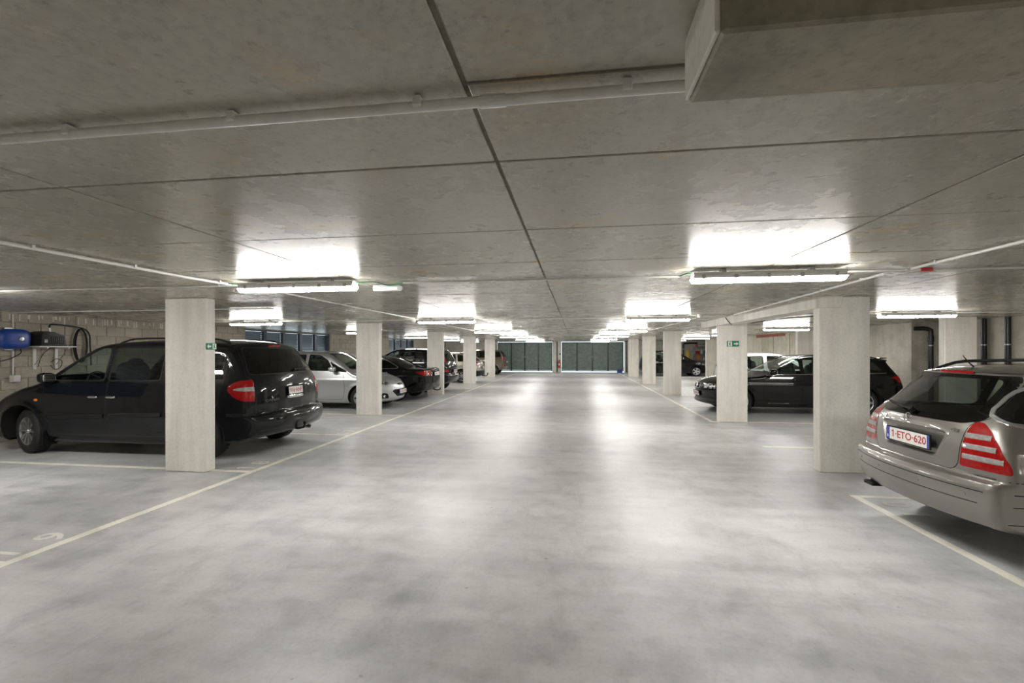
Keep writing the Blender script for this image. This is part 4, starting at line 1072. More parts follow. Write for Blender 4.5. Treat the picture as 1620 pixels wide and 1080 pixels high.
bm.faces.new(vb); bmesh.ops.recalc_face_normals(bm, faces=bm.faces); me = bpy.data.meshes.new('plate_recess'); bm.to_mesh(me); bm.free(); link('plate_recess', me, M['p_champagne'], est)
plate(est, B, 'R', 0, .812, '1·ETO·620', True, .52, .11, .004, .090, tilt=.0, both=True)
def star(B, t, view, u, v, r, mat):
    m = MB(); m.tube([(r * math.cos(a), r * math.sin(a), .012) for a in [i * 2 * PI / 24 for i in range(24)]], r * .10, 6, True)
    for k in range(3):
        a = PI / 2 + k * 2 * PI / 3; q = Vector((math.cos(a), math.sin(a), 0)); s_ = Vector((-q.y, q.x, 0))
        vs = [m.bm.verts.new(p) for p in (q * r * .98 + Vector((0, 0, .012)), s_ * r * .14 + Vector((0, 0, .008)), Vector((0, 0, .020)), -s_ * r * .14 + Vector((0, 0, .008)))]
        m.bm.faces.new((vs[0], vs[1], vs[2])); m.bm.faces.new((vs[0], vs[2], vs[3]))
    m.cyl((0, 0, 0), (0, 0, .012), r * .12, 8)
    o = m.obj('emblem', M[mat], t, .6); o.matrix_basis = frame_on(B, view, u, v, 1, .0); return o
star(B, est, 'R', 0.03, .985, .036, 'chrome')
on(B, 'R', -.43, .945, text_mesh('CDI', .042, .003), M['chrome'], est, 'badge_lettering', 1, .002)
on(B, 'R', .40, .955, text_mesh('C 220', .042, .003), M['chrome'], est, 'badge_lettering', 1, .002)
brk = MB().blob((0, 0, 0), (.36, .026, .022), 5, 24, 8).obj('brake_light', M['red_lens'], est, 3.2); brk.matrix_basis = frame_on(B, 'R', 0, 1.392, 1, .0)
wiper(est, B, 0.02, 1.045, .46, 1.08)
rails(est, B, -1.62, .35, .56, .05, 'trim_black', .015)
MB().tube([(-1.72, 0, 1.43), (-1.77, 0, 1.48), (-1.81, 0, 1.535)], [.007, .005, .003], 6).obj('antenna', M['trim_black'], est, .9)
mirror(est, B, .86, 1.0, 'p_champagne'); handles(est, B, [(.12, .86), (-.92, .88)], 'p_champagne')
for y in (-.62, -.25, .25, .62):
    p, n_ = surf(B, 'R', y, .50); MB().cyl(p - n_ * .01, p + n_ * .004, .013, 14).obj('parking_sensor', M['p_champagne'], est, .6)
p, n_ = surf(B, 'R', .52, .30); MB().box((-2.2, .50, .262), (.16, .14, .035), 0, .008).obj('exhaust', M['trim_black'], est)

# --- black estate, right, nose to the aisle
sp = dict(h=.026, paint='p_black', W=.905, belt=.97, R=.325, Ra=.375, rim_r=.225, rim='five', track=.87, wheels=(1.405, -1.405),
    prof=[(-2.2, .26), (-2.38, .34), (-2.44, .5), (-2.42, .70), (-2.37, .95), (-2.29, 1.07), (-2.14, 1.34), (-2.20, 1.385, 1), (-2.02, 1.405), (-1.5, 1.445), (-.9, 1.46), (-.35, 1.45), (-.08, 1.41), (.42, 1.20), (.88, 1.01), (1.3, .96), (1.8, .885), (2.08, .79), (2.165, .71), (2.19, .55), (2.17, .36), (2.21, .27), (2.12, .22), (1.9, .19), (1, .18), (-1.2, .19)],
    sec=[(.15, .88), (.25, .95), (.40, .965), (.60, .99), (.78, .985), (.97, .935), (1.2, .84), (1.4, .74), (1.5, .69)],
    plan=(-1.5, .13, 1.2, .17), bow=(.14, .30), crown=.05, taper=(-1.2, .2, .09), crease=[(.735, .014, .030), (.32, .008, .03)], flare=.014, rr=.11, lip='paint',
    cabin=(-2.0, 1.0, .80, .68), seats=((.10, 2), (-.80, 3)), drive=.36)
sp['regs'] = [
    ('front_bumper', 'F', rp((-.2, .15), (1.1, .15), (1.1, .56), (-.2, .56)), 'paint', {'lim': .05}),
    ('rear_bumper', 'R', rp((-.2, .15), (1.1, .15), (1.1, .60), (-.2, .60)), 'paint', {'lim': -.1}),
    ('air_intake', 'F', rp((-.2, .28), (-.2, .42), (.66, .42), (.80, .36), (.78, .28), r=.03), 'trim_black', {'lim': .2}),
    ('bonnet', 'T', rp((.92, -.2), (.92, .75), (1.9, .66), (2.12, .3), (2.15, -.2), r=.12), 'paint', {'lim': .5}),
    ('door', 'S', rp((-.05, .28), (-.05, 1.38), (.25, 1.36), (.80, .99), (.86, .6), (.80, .28), r=.05), 'paint', {'split': True, 'line': True}),
    ('rear_door', 'S', rp((-1.15, .66), (-1.05, .98), (-1.0, 1.37), (-.07, 1.38), (-.07, .28), (-.85, .28), r=.05), 'paint', {'split': True, 'line': True}),
    ('windscreen', 'F', rpoly(sym2([(.54, 1.375), (.72, 1.045)]), .05), 'glass', dict(WIN, sym=False, zmin=1.0)),
    ('rear_window', 'R', rpoly(sym2([(.50, 1.33), (.62, 1.06)]), .05), 'glass_dark', dict(WIN, sym=False)),
    ('window_frame', 'S', rp((-2.0, 1.05), (-1.75, 1.32), (-1.0, 1.375), (-.2, 1.38), (.20, 1.32), (.78, .985), r=.07), 'gloss_black', dict(lim=.2)),
    ('side_window', 'S', rp((-1.88, 1.07), (-1.72, 1.285), (-1.08, 1.34), (-1.16, 1.02), r=.05), 'glass_dark', dict(lim=.2, each=True)),
    ('side_window', 'S', rp((-1.06, 1.02), (-1.0, 1.34), (-.12, 1.35), (-.12, 1.0), r=.03), 'glass', dict(lim=.2, each=True)),
    ('side_window', 'S', rp((-.02, 1.0), (-.02, 1.35), (.18, 1.30), (.66, .99), r=.03), 'glass', dict(lim=.2, each=True)),
    ('headlight', 'F', rp((.36, .62), (.36, .73), (.78, .77), (.95, .72), (.86, .62), r=.03), 'headlamp', {'lim': .1, 'split': True}),
    ('tail_light', 'R', rp((.55, .80), (.55, .93), (1.0, .97), (1.0, .80), r=.02), 'red_lens', {'lim': .5, 'split': True}),
    ('tail_light', 'S', rp((-2.27, .80), (-2.27, .97), (-2.15, .97), (-2.03, .93), (-2.16, .88), (-2.2, .80), r=.03), 'red_lens', {'lim': .3, 'split': True}),
]
sp['strips'] = [('S', [(.76, .978), (-1.95, 1.035)], .018, .006, 'chrome', 'waist_trim')]
be, B = car('black_estate', 'black estate with twin oval grilles, nose behind the exit sign pillar', (5.40, 12.80, 0), PI, sp)
for s_ in (-1, 1):
    m = MB(); P = rpoly([(.03, .60), (.03, .745), (.245, .735), (.225, .60)], .05); L3 = B.march(resample(P * [s_, 1], .02), 'F')
    o = link('grille_frame', ribbon(B, [(L3, True)], .030, .012), M['chrome'], be)
    for k in range(7):
        y = s_ * (.055 + k * .026); a, n_ = surf(B, 'F', y, .615); b, _ = surf(B, 'F', y, .725); MB().tube([a + n_ * .004, b + n_ * .004], .005, 5).obj('grille_bar', M['trim_black'], o, .8)
plate(be, B, 'F', 0, .47, '1·GKB·514', True, .52, .11, .012)
mirror(be, B, .66, 1.0, 'p_black', (.15, .22, .14), .13); handles(be, B, [(.08, .86), (-.95, .88)], 'p_black', .2)
MB().lathe([(0, .0), (.04, 0), (.042, .006), (0, .008)], 18).obj('emblem', M['steel'], be, .6).matrix_basis = frame_on(B, 'F', 0, .775, 1, .0)
rails(be, B, -1.9, .0, .58, .03, 'trim_black', .012)
MB().box((-2.12, 0, 1.392), (.16, .78, .022), 0, .008).obj('roof_spoiler', M['p_black'], be)
for sd in (-1, 1):
    for k in range(3):
        p, n_ = surf(B, 'F', sd * (.44 + k * .13), .69); MB().blob(p - n_ * .02, (.05, .08, .08), 2, 12, 8).obj('headlight_bulb', M['steel'], be, 3.2)

# --- silver hatchback, left, nose to the aisle
hatch_prof = [(-1.75, .26), (-1.92, .36), (-1.97, .5), (-1.96, .68), (-1.91, .95), (-1.80, 1.22), (-1.64, 1.48), (-1.55, 1.545), (-1.1, 1.585), (-.5, 1.60), (-.1, 1.59), (.28, 1.53), (.72, 1.31), (1.18, 1.04), (1.55, .945), (1.88, .82), (2.06, .68), (2.13, .54), (2.14, .38), (2.10, .25), (1.9, .19), (1, .18), (-1.1, .19)]
sp = dict(h=.021, paint='p_silver', W=.88, belt=1.03, R=.315, Ra=.365, rim_r=.20, rim='cap', track=.85, wheels=(1.307, -1.307), prof=hatch_prof,
    sec=[(.15, .88), (.25, .95), (.40, .97), (.62, 1.0), (.85, .985), (1.03, .94), (1.3, .83), (1.5, .74), (1.65, .68)],
    plan=(-1.3, .13, 1.0, .18), bow=(.14, .34), crown=.06, taper=(-1.0, .2, .08), crease=[(.80, .012, .035), (.33, .01, .03)], flare=.018, rr=.12, lip='paint',
    cabin=(-1.7, 1.0, .86, .66), seats=((.0, 2), (-.85, 3)), drive=.36)
def hatch_regs(glass='glass', dark='glass'):
    return [
    ('front_bumper', 'F', rp((-.2, .15), (1.1, .15), (1.1, .60), (-.2, .60)), 'paint', {'lim': .05}),
    ('rear_bumper', 'R', rp((-.2, .15), (1.1, .15), (1.1, .60), (-.2, .60)), 'paint', {'lim': -.1}),
    ('bonnet', 'T', rp((1.20, -.2), (1.20, .72), (1.75, .62), (1.98, .3), (2.0, -.2), r=.12), 'paint', {'lim': .5, 'line': True}),
    ('door', 'S', rp((-.30, .28), (-.30, 1.50), (.10, 1.50), (.80, 1.05), (.86, .6), (.80, .28), r=.05), 'paint', {'split': True, 'line': True}),
    ('rear_door', 'S', rp((-1.25, .72), (-1.16, 1.0), (-1.10, 1.48), (-.32, 1.50), (-.32, .28), (-.90, .28), r=.05), 'paint', {'split': True, 'line': True}),
    ('windscreen', 'F', rpoly(sym2([(.52, 1.51), (.70, 1.09)]), .05), glass, dict(WIN, sym=False, zmin=1.0)),
    ('rear_window', 'R', rpoly(sym2([(.50, 1.46), (.62, 1.10)]), .05), dark, dict(WIN, sym=False)),
    ('side_window', 'S', rp((-1.62, 1.12), (-1.52, 1.36), (-1.18, 1.455), (-1.24, 1.09), r=.05), dark, dict(WIN, each=True)),
    ('side_window', 'S', rp((-1.14, 1.08), (-1.08, 1.46), (-.36, 1.48), (-.36, 1.06), r=.03), dark, dict(WIN, each=True)),
    ('side_window', 'S', rp((-.26, 1.06), (-.26, 1.48), (.06, 1.46), (.30, 1.33), (.50, 1.045), r=.03), glass, dict(WIN, each=True)),
    ('side_window', 'S', rp((.57, 1.045), (.38, 1.29), (.52, 1.21), (.90, 1.035), (.89, 1.02), r=.02), glass, dict(WIN, each=True)),
    ('headlight', 'F', rp((.44, .68), (.50, .78), (.78, .86), (1.0, .84), (.90, .72), (.62, .66), r=.03), 'headlamp', {'lim': .05, 'split': True}),
    ('tail_light', 'R', rp((.60, .85), (.60, 1.0), (.70, 1.2), (1.0, 1.2), (1.0, .85), r=.03), 'red_lens', {'lim': .15, 'split': True}),
    ('fog_light_recess', 'F', rp((.56, .30), (.60, .42), (.74, .46), (.86, .30), r=.03), 'trim_black', {'lim': .15, 'split': True}),
    ]
sp['regs'] = hatch_regs('glass', 'glass_dark')
sil, B = car('silver_hatchback', 'silver hatchback facing the aisle, bonnet poking out beside the second left pillar', (-7.02, 12.36, 0), 0, sp)
def hatch_grilles(B, t):
    y_ = np.linspace(-.46, .46, 37); a_ = np.clip((np.abs(y_) - .27) / .19, 0, 1)
    nose_patch(B, y_, .315 + .155 * a_, .54 - .06 * a_ ** 3, 'grille', M['trim_black'], t)
    y_ = np.linspace(-.21, .21, 21); a_ = np.abs(y_) / .21; nose_patch(B, y_, .625 + .03 * a_ ** 3, .69 - .03 * a_ ** 2, 'grille', M['trim_black'], t)
hatch_grilles(B, sil)
mirror(sil, B, .56, 1.04, 'p_silver', (.15, .20, .14), .13); handles(sil, B, [(-.18, .90), (-1.02, .92)], 'p_silver')
plate(sil, B, 'F', 0, .455, '1·CSN·328', True, .50, .105, .014)
em = MB().tube([(.06 * math.cos(a), .034 * math.sin(a), .006) for a in [i * 2 * PI / 24 for i in range(24)]], .005, 6, True).cyl((-.02, -.028, .006), (-.008, .028, .006), .005, 6).cyl((.008, -.028, .006), (.02, .028, .006), .005, 6).cyl((-.02, 0, .006), (.02, 0, .006), .004, 6)
em.obj('emblem', M['chrome'], sil, .8).matrix_basis = frame_on(B, 'F', 0, .66, 1, .006)
for sd in (-1, 1):
    p, n_ = surf(B, 'F', sd * .70, .36); MB().blob(p, (.05, .10, .10), 2, 14, 8).obj('fog_light', M['chrome'], sil, 3.2)
for sd in (-1, 1):
    for k in range(2):
        p, n_ = surf(B, 'F', sd * (.60 + k * .13), .74 + k * .03); MB().blob(p - n_ * .022, (.06, .07, .07), 2, 14, 8).obj('headlight_bulb', M['steel'], sil, 3.2)

# --- black saloon, left, tail to the aisle
sp = dict(h=.028, paint='p_black', W=.92, belt=.99, R=.325, Ra=.37, rim_r=.215, rim='seven', track=.885, wheels=(1.352, -1.352),
    prof=[(-2.2, .28), (-2.37, .35), (-2.425, .48), (-2.42, .66), (-2.39, .90), (-2.38, 1.005), (-2.30, 1.035, 1), (-2.0, 1.045), (-1.70, 1.075), (-1.2, 1.285), (-.85, 1.385), (-.35, 1.435), (.02, 1.41), (.55, 1.20), (1.05, .99), (1.5, .93), (2.0, .80), (2.22, .68), (2.30, .5), (2.26, .3), (2.1, .2), (1, .18), (-1.2, .19)],
    sec=[(.15, .88), (.25, .95), (.40, .97), (.62, .99), (.82, .99), (.99, .935), (1.2, .81), (1.4, .70), (1.5, .66)],
    plan=(-1.4, .14, 1.2, .16), bow=(.17, .30), crown=.05, taper=(-.8, .2, .10), crease=[(.80, .010, .03)], flare=.014, rr=.11, lip='paint', cabin=(-1.5, 1.0, .80, .66))
sp['regs'] = [
    ('rear_bumper', 'R', rp((-.2, .1), (1.1, .1), (1.1, .64), (-.2, .64)), 'paint', {'lim': -.1, 'line': False}),
    ('front_bumper', 'F', rp((-.2, .15), (1.1, .15), (1.1, .56), (-.2, .56)), 'paint', {'lim': .05}),
    ('boot_lid', 'R', rpoly(sym2([(.66, 1.02), (.60, .66)]), .04), 'paint', {'lim': .3, 'sym': False, 'line': True}),
    ('door', 'S', rp((-.10, .28), (-.10, 1.36), (.20, 1.34), (.90, .98), (.90, .6), (.84, .28), r=.05), 'paint', {'split': True, 'line': True}),
    ('rear_door', 'S', rp((-1.15, .72), (-1.10, 1.0), (-.95, 1.33), (-.12, 1.36), (-.12, .28), (-.85, .28), r=.05), 'paint', {'split': True, 'line': True}),
    ('windscreen', 'F', rpoly(sym2([(.50, 1.36), (.68, 1.03)]), .05), 'glass', dict(WIN, sym=False, zmin=.98)),
    ('rear_window', 'R', rpoly(sym2([(.46, 1.355), (.62, 1.09)]), .06), 'glass_dark', dict(WIN, sym=False, lim=.15, zmin=1.06)),
    ('window_frame', 'S', rp((-1.40, 1.035), (-1.20, 1.19), (-.95, 1.30), (-.3, 1.355), (.18, 1.30), (.82, .98), r=.08), 'gloss_black', dict(lim=.2)),
    ('side_window', 'S', rp((-1.36, 1.045), (-1.18, 1.165), (-.95, 1.275), (-1.06, 1.02), r=.04), 'glass_dark', dict(lim=.2, each=True)),
    ('side_window', 'S', rp((-1.02, 1.02), (-.90, 1.285), (-.16, 1.325), (-.16, 1.0), r=.03), 'glass_dark', dict(lim=.2, each=True)),
    ('side_window', 'S', rp((-.06, 1.0), (-.06, 1.325), (.15, 1.28), (.70, .99), r=.03), 'glass', dict(lim=.2, each=True)),
]
sp['strips'] = [('R', [(s_ * .655, .79), (s_ * .655, .955)], .10, .009, 'clear_lens', 'reversing_lens') for s_ in (-1, 1)] + [('R', [(-.38, .945), (-.2, .945), (0, .945), (.2, .945), (.38, .945)], .026, .006, 'chrome', 'boot_trim'), ('S', [(-1.02, 1.015), (-1.36, 1.035), (-1.40, 1.05), (-1.34, 1.10), (-1.18, 1.18), (-.95, 1.29), (-.3, 1.345), (.16, 1.30), (.80, .985), (.0, .99), (-1.02, 1.015)], .020, .005, 'rim', 'window_trim')]
sal, B = car('black_saloon', 'black saloon with its boot towards the aisle, between the silver hatchback and third pillar', (-7.02, 14.72, 0), PI, sp)
dg_ = np.linspace(-11, 84, 32); u_ = np.clip((dg_ - 35) / 49, 0, 1)
for sd in (-1, 1): wrap_patch(B, sd, (-1.95, .5), dg_, .79 + .095 * u_ ** 1.2, .955 - .05 * u_, 'tail_light', M['red_lens'], sal, .004)
plate(sal, B, 'R', 0, .83, '1·BRT·472', True, .50, .11, .012)
MB().lathe([(0, .0), (.045, 0), (.047, .006), (0, .008)], 18).obj('emblem', M['chrome'], sal, .6).matrix_basis = frame_on(B, 'R', 0, .93, 1, .0)
mirror(sal, B, .84, 1.0, 'p_black'); handles(sal, B, [(.05, .88), (-.98, .90)], 'chrome')
p = MB().tube([(-2.2, 0, .33), (-2.44, 0, .28), (-2.52, 0, .30), (-2.54, 0, .36)], .018, 8).obj('tow_bar', M['trim_black'], sal, .8)

# --- black off-roader, left, tail to the aisle
suv_prof = [(-1.95, .34), (-2.12, .40), (-2.19, .52), (-2.19, .66), (-2.12, .72, 1), (-2.11, 1.0), (-2.06, 1.18), (-1.92, 1.45), (-1.80, 1.58), (-1.72, 1.62), (-1.3, 1.66), (-.5, 1.68), (.1, 1.64), (.5, 1.46), (.95, 1.16), (1.3, 1.08), (1.8, .99), (2.08, .86), (2.18, .66), (2.18, .46), (2.1, .32), (1.9, .26), (1, .25), (-1.2, .26)]
def suv_spec(**k):
    d = dict(h=.032, paint='p_black', W=.91, belt=1.12, R=.355, Ra=.41, rim_r=.23, rim='five', track=.875, wheels=(1.325, -1.325), prof=suv_prof,
        sec=[(.2, .88), (.32, .95), (.50, .98), (.72, 1.0), (.95, .985), (1.12, .945), (1.4, .86), (1.6, .78), (1.75, .72)],
        plan=(-1.4, .11, 1.2, .15), bow=(.16, .26), crown=.05, taper=(-1.0, .2, .06), crease=[(.88, .010, .03)], flare=.02, rr=.11, cabin=(-1.9, 1.0, .90, .70))
    d.update(k); return d
def suv_regs(light='high'):
    r = [
    ('rear_bumper', 'R', rp((-.2, .1), (1.1, .1), (1.1, .715), (-.2, .715)), 'paint', {'lim': -.1}),
    ('front_bumper', 'F', rp((-.2, .15), (1.1, .15), (1.1, .66), (-.2, .66)), 'paint', {'lim': .05}),
    ('tailgate', 'R', rpoly(sym2([(.58, 1.57), (.70, 1.18), (.68, .73)]), .05), 'paint', {'lim': .2, 'sym': False, 'line': True}),
    ('door', 'S', rp((-.15, .38), (-.15, 1.58), (.22, 1.56), (.84, 1.12), (.86, .7), (.80, .38), r=.05), 'paint', {'split': True, 'line': True}),
    ('rear_door', 'S', rp((-1.15, .8), (-1.08, 1.1), (-1.05, 1.57), (-.17, 1.58), (-.17, .38), (-.85, .38), r=.05), 'paint', {'split': True, 'line': True}),
    ('windscreen', 'F', rpoly(sym2([(.54, 1.60), (.72, 1.20)]), .05), 'glass', dict(WIN, sym=False, zmin=1.1)),
    ('rear_window', 'R', rpoly(sym2([(.52, 1.53), (.64, 1.18)]), .05), 'glass_black', dict(WIN, sym=False)),
    ('side_window', 'S', rp((-1.86, 1.20), (-1.74, 1.50), (-1.12, 1.55), (-1.16, 1.16), r=.05), 'glass_black', dict(WIN, each=True)),
    ('side_window', 'S', rp((-1.06, 1.16), (-1.02, 1.55), (-.20, 1.56), (-.20, 1.15), r=.03), 'glass_dark', dict(WIN, each=True)),
    ('side_window', 'S', rp((-.10, 1.15), (-.10, 1.56), (.18, 1.53), (.70, 1.14), r=.03), 'glass', dict(WIN, each=True)),
    ]
    if light == 'high': r += [
        ('tail_light', 'R', rp((.66, 1.15), (.60, 1.50), (1.0, 1.50), (1.0, 1.15), r=.02), 'red_lens', {'lim': .4, 'split': True}),
        ('tail_light', 'S', rp((-2.03, 1.15), (-2.0, 1.34), (-1.93, 1.34), (-1.98, 1.15), r=.02), 'red_lens', {'lim': .3, 'split': True}),
        ('rear_reflector', 'R', rp((.64, .78), (.64, .88), (1.0, .88), (1.0, .78), r=.02), 'red_lens', {'lim': .5, 'split': True})]
    else: r += [
        ('tail_light', 'R', rp((.60, 1.00), (.64, 1.16), (1.0, 1.16), (1.0, 1.00), r=.02), 'red_lens', {'lim': .5, 'split': True}),
        ('tail_light', 'S', rp((-2.02, 1.0), (-2.02, 1.16), (-1.9, 1.15), (-1.85, 1.09), (-2.05, 1.0), r=.02), 'red_lens', {'lim': .3, 'split': True}),
        ('rear_reflector', 'R', rp((.60, .57), (.60, .66), (.78, .66), (.78, .57), r=.02), 'red_lens', {'lim': .4, 'split': True})]
    return r
sp = suv_spec(); sp['regs'] = suv_regs('high'); sp['strips'] = [('R', [(-.30, .90), (-.1, .90), (.1, .90), (.30, .90)], .03, .008, 'chrome', 'tailgate_trim')]
sv, B = car('black_offroader', 'black off-roader with silver roof rails and upright tail lamps, behind the third left pillar', (-6.85, 17.5, 0), PI, sp)
rails(sv, B, -1.65, .15, .58, .05, 'steel', .022); plate(sv, B, 'R', .0, .80, '1·DFL·905', True, .50, .11, .012)
wiper(sv, B, .05, 1.20, .42, 1.24); mirror(sv, B, .80, 1.14, 'p_black', (.15, .22, .17)); handles(sv, B, [(-.02, .98), (-.98, 1.0)], 'p_black')

# --- beige estate with a tow bar
est_prof = [(-2.05, .30), (-2.22, .38), (-2.28, .52), (-2.26, .66), (-2.20, .95), (-2.12, 1.06), (-1.80, 1.36), (-1.60, 1.465), (-.9, 1.52), (-.2, 1.52), (.2, 1.45), (.72, 1.2), (1.15, 1.0), (1.6, .93), (2.0, .80), (2.18, .65), (2.2, .42), (2.1, .25), (1, .2), (-1.2, .21)]
def est_regs():
    return [
    ('rear_bumper', 'R', rp((-.2, .1), (1.1, .1), (1.1, .60), (-.2, .60)), 'trim_black', {'lim': -.1, 'label': 'dark grey rear bumper'}),
    ('front_bumper', 'F', rp((-.2, .15), (1.1, .15), (1.1, .56), (-.2, .56)), 'paint', {'lim': .05}),
    ('tailgate', 'R', rpoly(sym2([(.54, 1.42), (.66, 1.06), (.62, .62)]), .05), 'paint', {'lim': .2, 'sym': False, 'line': True}),
    ('door', 'S', rp((-.10, .28), (-.10, 1.42), (.20, 1.40), (.90, 1.0), (.90, .6), (.84, .28), r=.05), 'paint', {'split': True, 'line': True}),
    ('rear_door', 'S', rp((-1.15, .72), (-1.10, 1.0), (-1.0, 1.40), (-.12, 1.42), (-.12, .28), (-.85, .28), r=.05), 'paint', {'split': True, 'line': True}),
    ('windscreen', 'F', rpoly(sym2([(.50, 1.42), (.68, 1.05)]), .05), 'glass', dict(WIN, sym=False, zmin=1.0)),
    ('rear_window', 'R', rpoly(sym2([(.50, 1.40), (.62, 1.09)]), .05), 'glass_black', dict(WIN, sym=False)),
    ('side_window', 'S', rp((-1.90, 1.09), (-1.68, 1.32), (-1.08, 1.39), (-1.14, 1.06), r=.05), 'glass_black', dict(WIN, each=True)),
    ('side_window', 'S', rp((-1.04, 1.05), (-.98, 1.39), (-.16, 1.40), (-.16, 1.03), r=.03), 'glass_dark', dict(WIN, each=True)),
    ('side_window', 'S', rp((-.06, 1.03), (-.06, 1.40), (.16, 1.37), (.76, 1.01), r=.03), 'glass', dict(WIN, each=True)),
    ('tail_light', 'R', rp((.56, .88), (.60, 1.05), (1.0, 1.05), (1.0, .88), r=.02), 'red_lens', {'lim': .5, 'split': True}),
    ('tail_light', 'S', rp((-2.08, .88), (-2.08, 1.05), (-1.98, 1.04), (-1.9, .98), (-2.05, .88), r=.02), 'red_lens', {'lim': .3, 'split': True}),
    ]
sp = dict(h=.034, paint='p_beige', W=.885, belt=1.0, R=.315, Ra=.365, rim_r=.205, rim='seven', track=.85, wheels=(1.33, -1.33), prof=est_prof,
    sec=[(.15, .88), (.25, .95), (.45, .98), (.65, 1.0), (.85, .985), (1.0, .945), (1.25, .84), (1.45, .75), (1.6, .70)], plan=(-1.4, .12, 1.2, .15), bow=(.16, .28), crown=.05, taper=(-1.0, .2, .08), flare=.012, rr=.11)
sp['regs'] = est_regs()
bg, B = car('beige_hatchback', 'beige car with a curved tow bar, tail beside the fourth left pillar', (-6.95, 22.85, 0), PI, sp)
MB().tube([(-2.15, 0, .36), (-2.36, 0, .31), (-2.46, 0, .33), (-2.50, 0, .42)], .022, 9).blob((-2.50, 0, .45), (.06, .06, .06), 2).obj('tow_bar', M['trim_black'], bg, .8)
plate(bg, B, 'R', 0, .74, '1·AHV·613', True, .50, .11, .012); mirror(bg, B, .84, 1.02, 'p_beige'); handles(bg, B, [(.05, .88), (-.98, .90)], 'p_beige')
# --- bronze people carrier, last on the left
sp = suv_spec(paint='p_bronze', R=.33, Ra=.38, rim_r=.21, h=.036); sp['regs'] = suv_regs('low')
br, B = car('bronze_people_carrier', 'bronze brown people carrier beside the left gate, last car on the left', (-6.75, 30.45, 0), PI, sp)
rails(br, B, -1.65, .15, .58, .04, 'steel', .018); plate(br, B, 'R', 0, .85, '1·EKD·287', True, .50, .11, .012); handles(br, B, [(-.02, .98), (-.98, 1.0)], 'p_bronze')
mirror(br, B, .80, 1.14, 'p_bronze', (.15, .22, .17))
# --- white hatchback behind the black estate
small_prof = [(-1.60, .28), (-1.73, .36), (-1.76, .5), (-1.75, .75), (-1.72, 1.0), (-1.62, 1.25), (-1.50, 1.43), (-1.35, 1.485), (-.9, 1.515), (-.3, 1.51), (.05, 1.45), (.45, 1.24), (.85, 1.03), (1.2, .93), (1.55, .82), (1.70, .68), (1.76, .5), (1.74, .3), (1.6, .2), (.8, .19), (-.9, .2)]
sp = dict(h=.034, paint='p_white', W=.82, belt=1.0, R=.29, Ra=.335, rim_r=.185, rim='seven', track=.79, wheels=(1.17, -1.17), prof=small_prof,
    sec=[(.15, .88), (.25, .95), (.45, .98), (.65, 1.0), (.85, .985), (1.0, .945), (1.25, .86), (1.45, .78), (1.6, .73)], plan=(-1.2, .12, .9, .16), bow=(.12, .28), crown=.045, taper=(-.9, .2, .06), flare=.012, rr=.10, cabin=(-1.5, .75, .86, .60), seats=((-.05, 2), (-.8, 2)))
sp['regs'] = [
    ('front_bumper', 'F', rp((-.2, .15), (1.1, .15), (1.1, .56), (-.2, .56)), 'paint', {'lim': .05}), ('rear_bumper', 'R', rp((-.2, .1), (1.1, .1), (1.1, .56), (-.2, .56)), 'paint', {'lim': -.1}),
    ('door', 'S', rp((-.55, .28), (-.55, 1.42), (-.1, 1.42), (.62, 1.0), (.64, .6), (.58, .28), r=.05), 'paint', {'split': True, 'line': True}),
    ('windscreen', 'F', rpoly(sym2([(.50, 1.42), (.64, 1.07)]), .05), 'glass', dict(WIN, sym=False, zmin=1.0)),
    ('rear_window', 'R', rpoly(sym2([(.48, 1.40), (.56, 1.08)]), .05), 'glass', dict(WIN, sym=False)),
    ('side_window', 'S', rp((-1.50, 1.06), (-1.40, 1.38), (-.62, 1.41), (-.62, 1.03), r=.04), 'glass', dict(WIN, each=True)),
    ('side_window', 'S', rp((-.50, 1.03), (-.50, 1.41), (-.12, 1.40), (.48, 1.02), r=.03), 'glass', dict(WIN, each=True)),
    ('tail_light', 'R', rp((.60, .75), (.58, 1.1), (1.0, 1.1), (1.0, .75), r=.02), 'red_lens', {'lim': .15, 'split': True}),
    ('headlight', 'F', rp((.42, .66), (.50, .82), (1.0, .88), (.9, .66), r=.03), 'headlamp', {'lim': .05, 'split': True}),
]
wh, B = car('white_hatchback', 'small white hatchback parked behind the black estate', (6.25, 15.45, 0), 0, sp)
mirror(wh, B, .55, 1.02, 'p_white'); handles(wh, B, [(-.42, .88)], 'p_white')
# --- far black hatchback on the right
sp = dict(h=.034, paint='p_black', W=.88, belt=1.03, R=.31, Ra=.36, rim_r=.215, rim='star', rim_mat='rim_white', track=.85, wheels=(1.307, -1.307), prof=hatch_prof,
    sec=[(.15, .88), (.25, .95), (.40, .97), (.62, 1.0), (.85, .985), (1.03, .94), (1.3, .83), (1.5, .74), (1.65, .68)],
    plan=(-1.3, .13, 1.0, .18), bow=(.14, .34), crown=.06, taper=(-1.0, .2, .08), flare=.014, rr=.12, lip='paint', cabin=(-1.7, 1.0, .86, .66))
sp['regs'] = hatch_regs()
fb, B = car('far_black_hatchback', 'far black hatchback with pale five spoke wheels, in front of the metal shelving', (5.98, 29.95, 0), 0, sp)
hatch_grilles(B, fb)
mirror(fb, B, .56, 1.04, 'p_black'); handles(fb, B, [(-.18, .90), (-1.02, .92)], 'chrome')

# ================================================================== THINGS ON THE WALLS AND ALONG THE EDGES
WX = XL                                     # left wall face
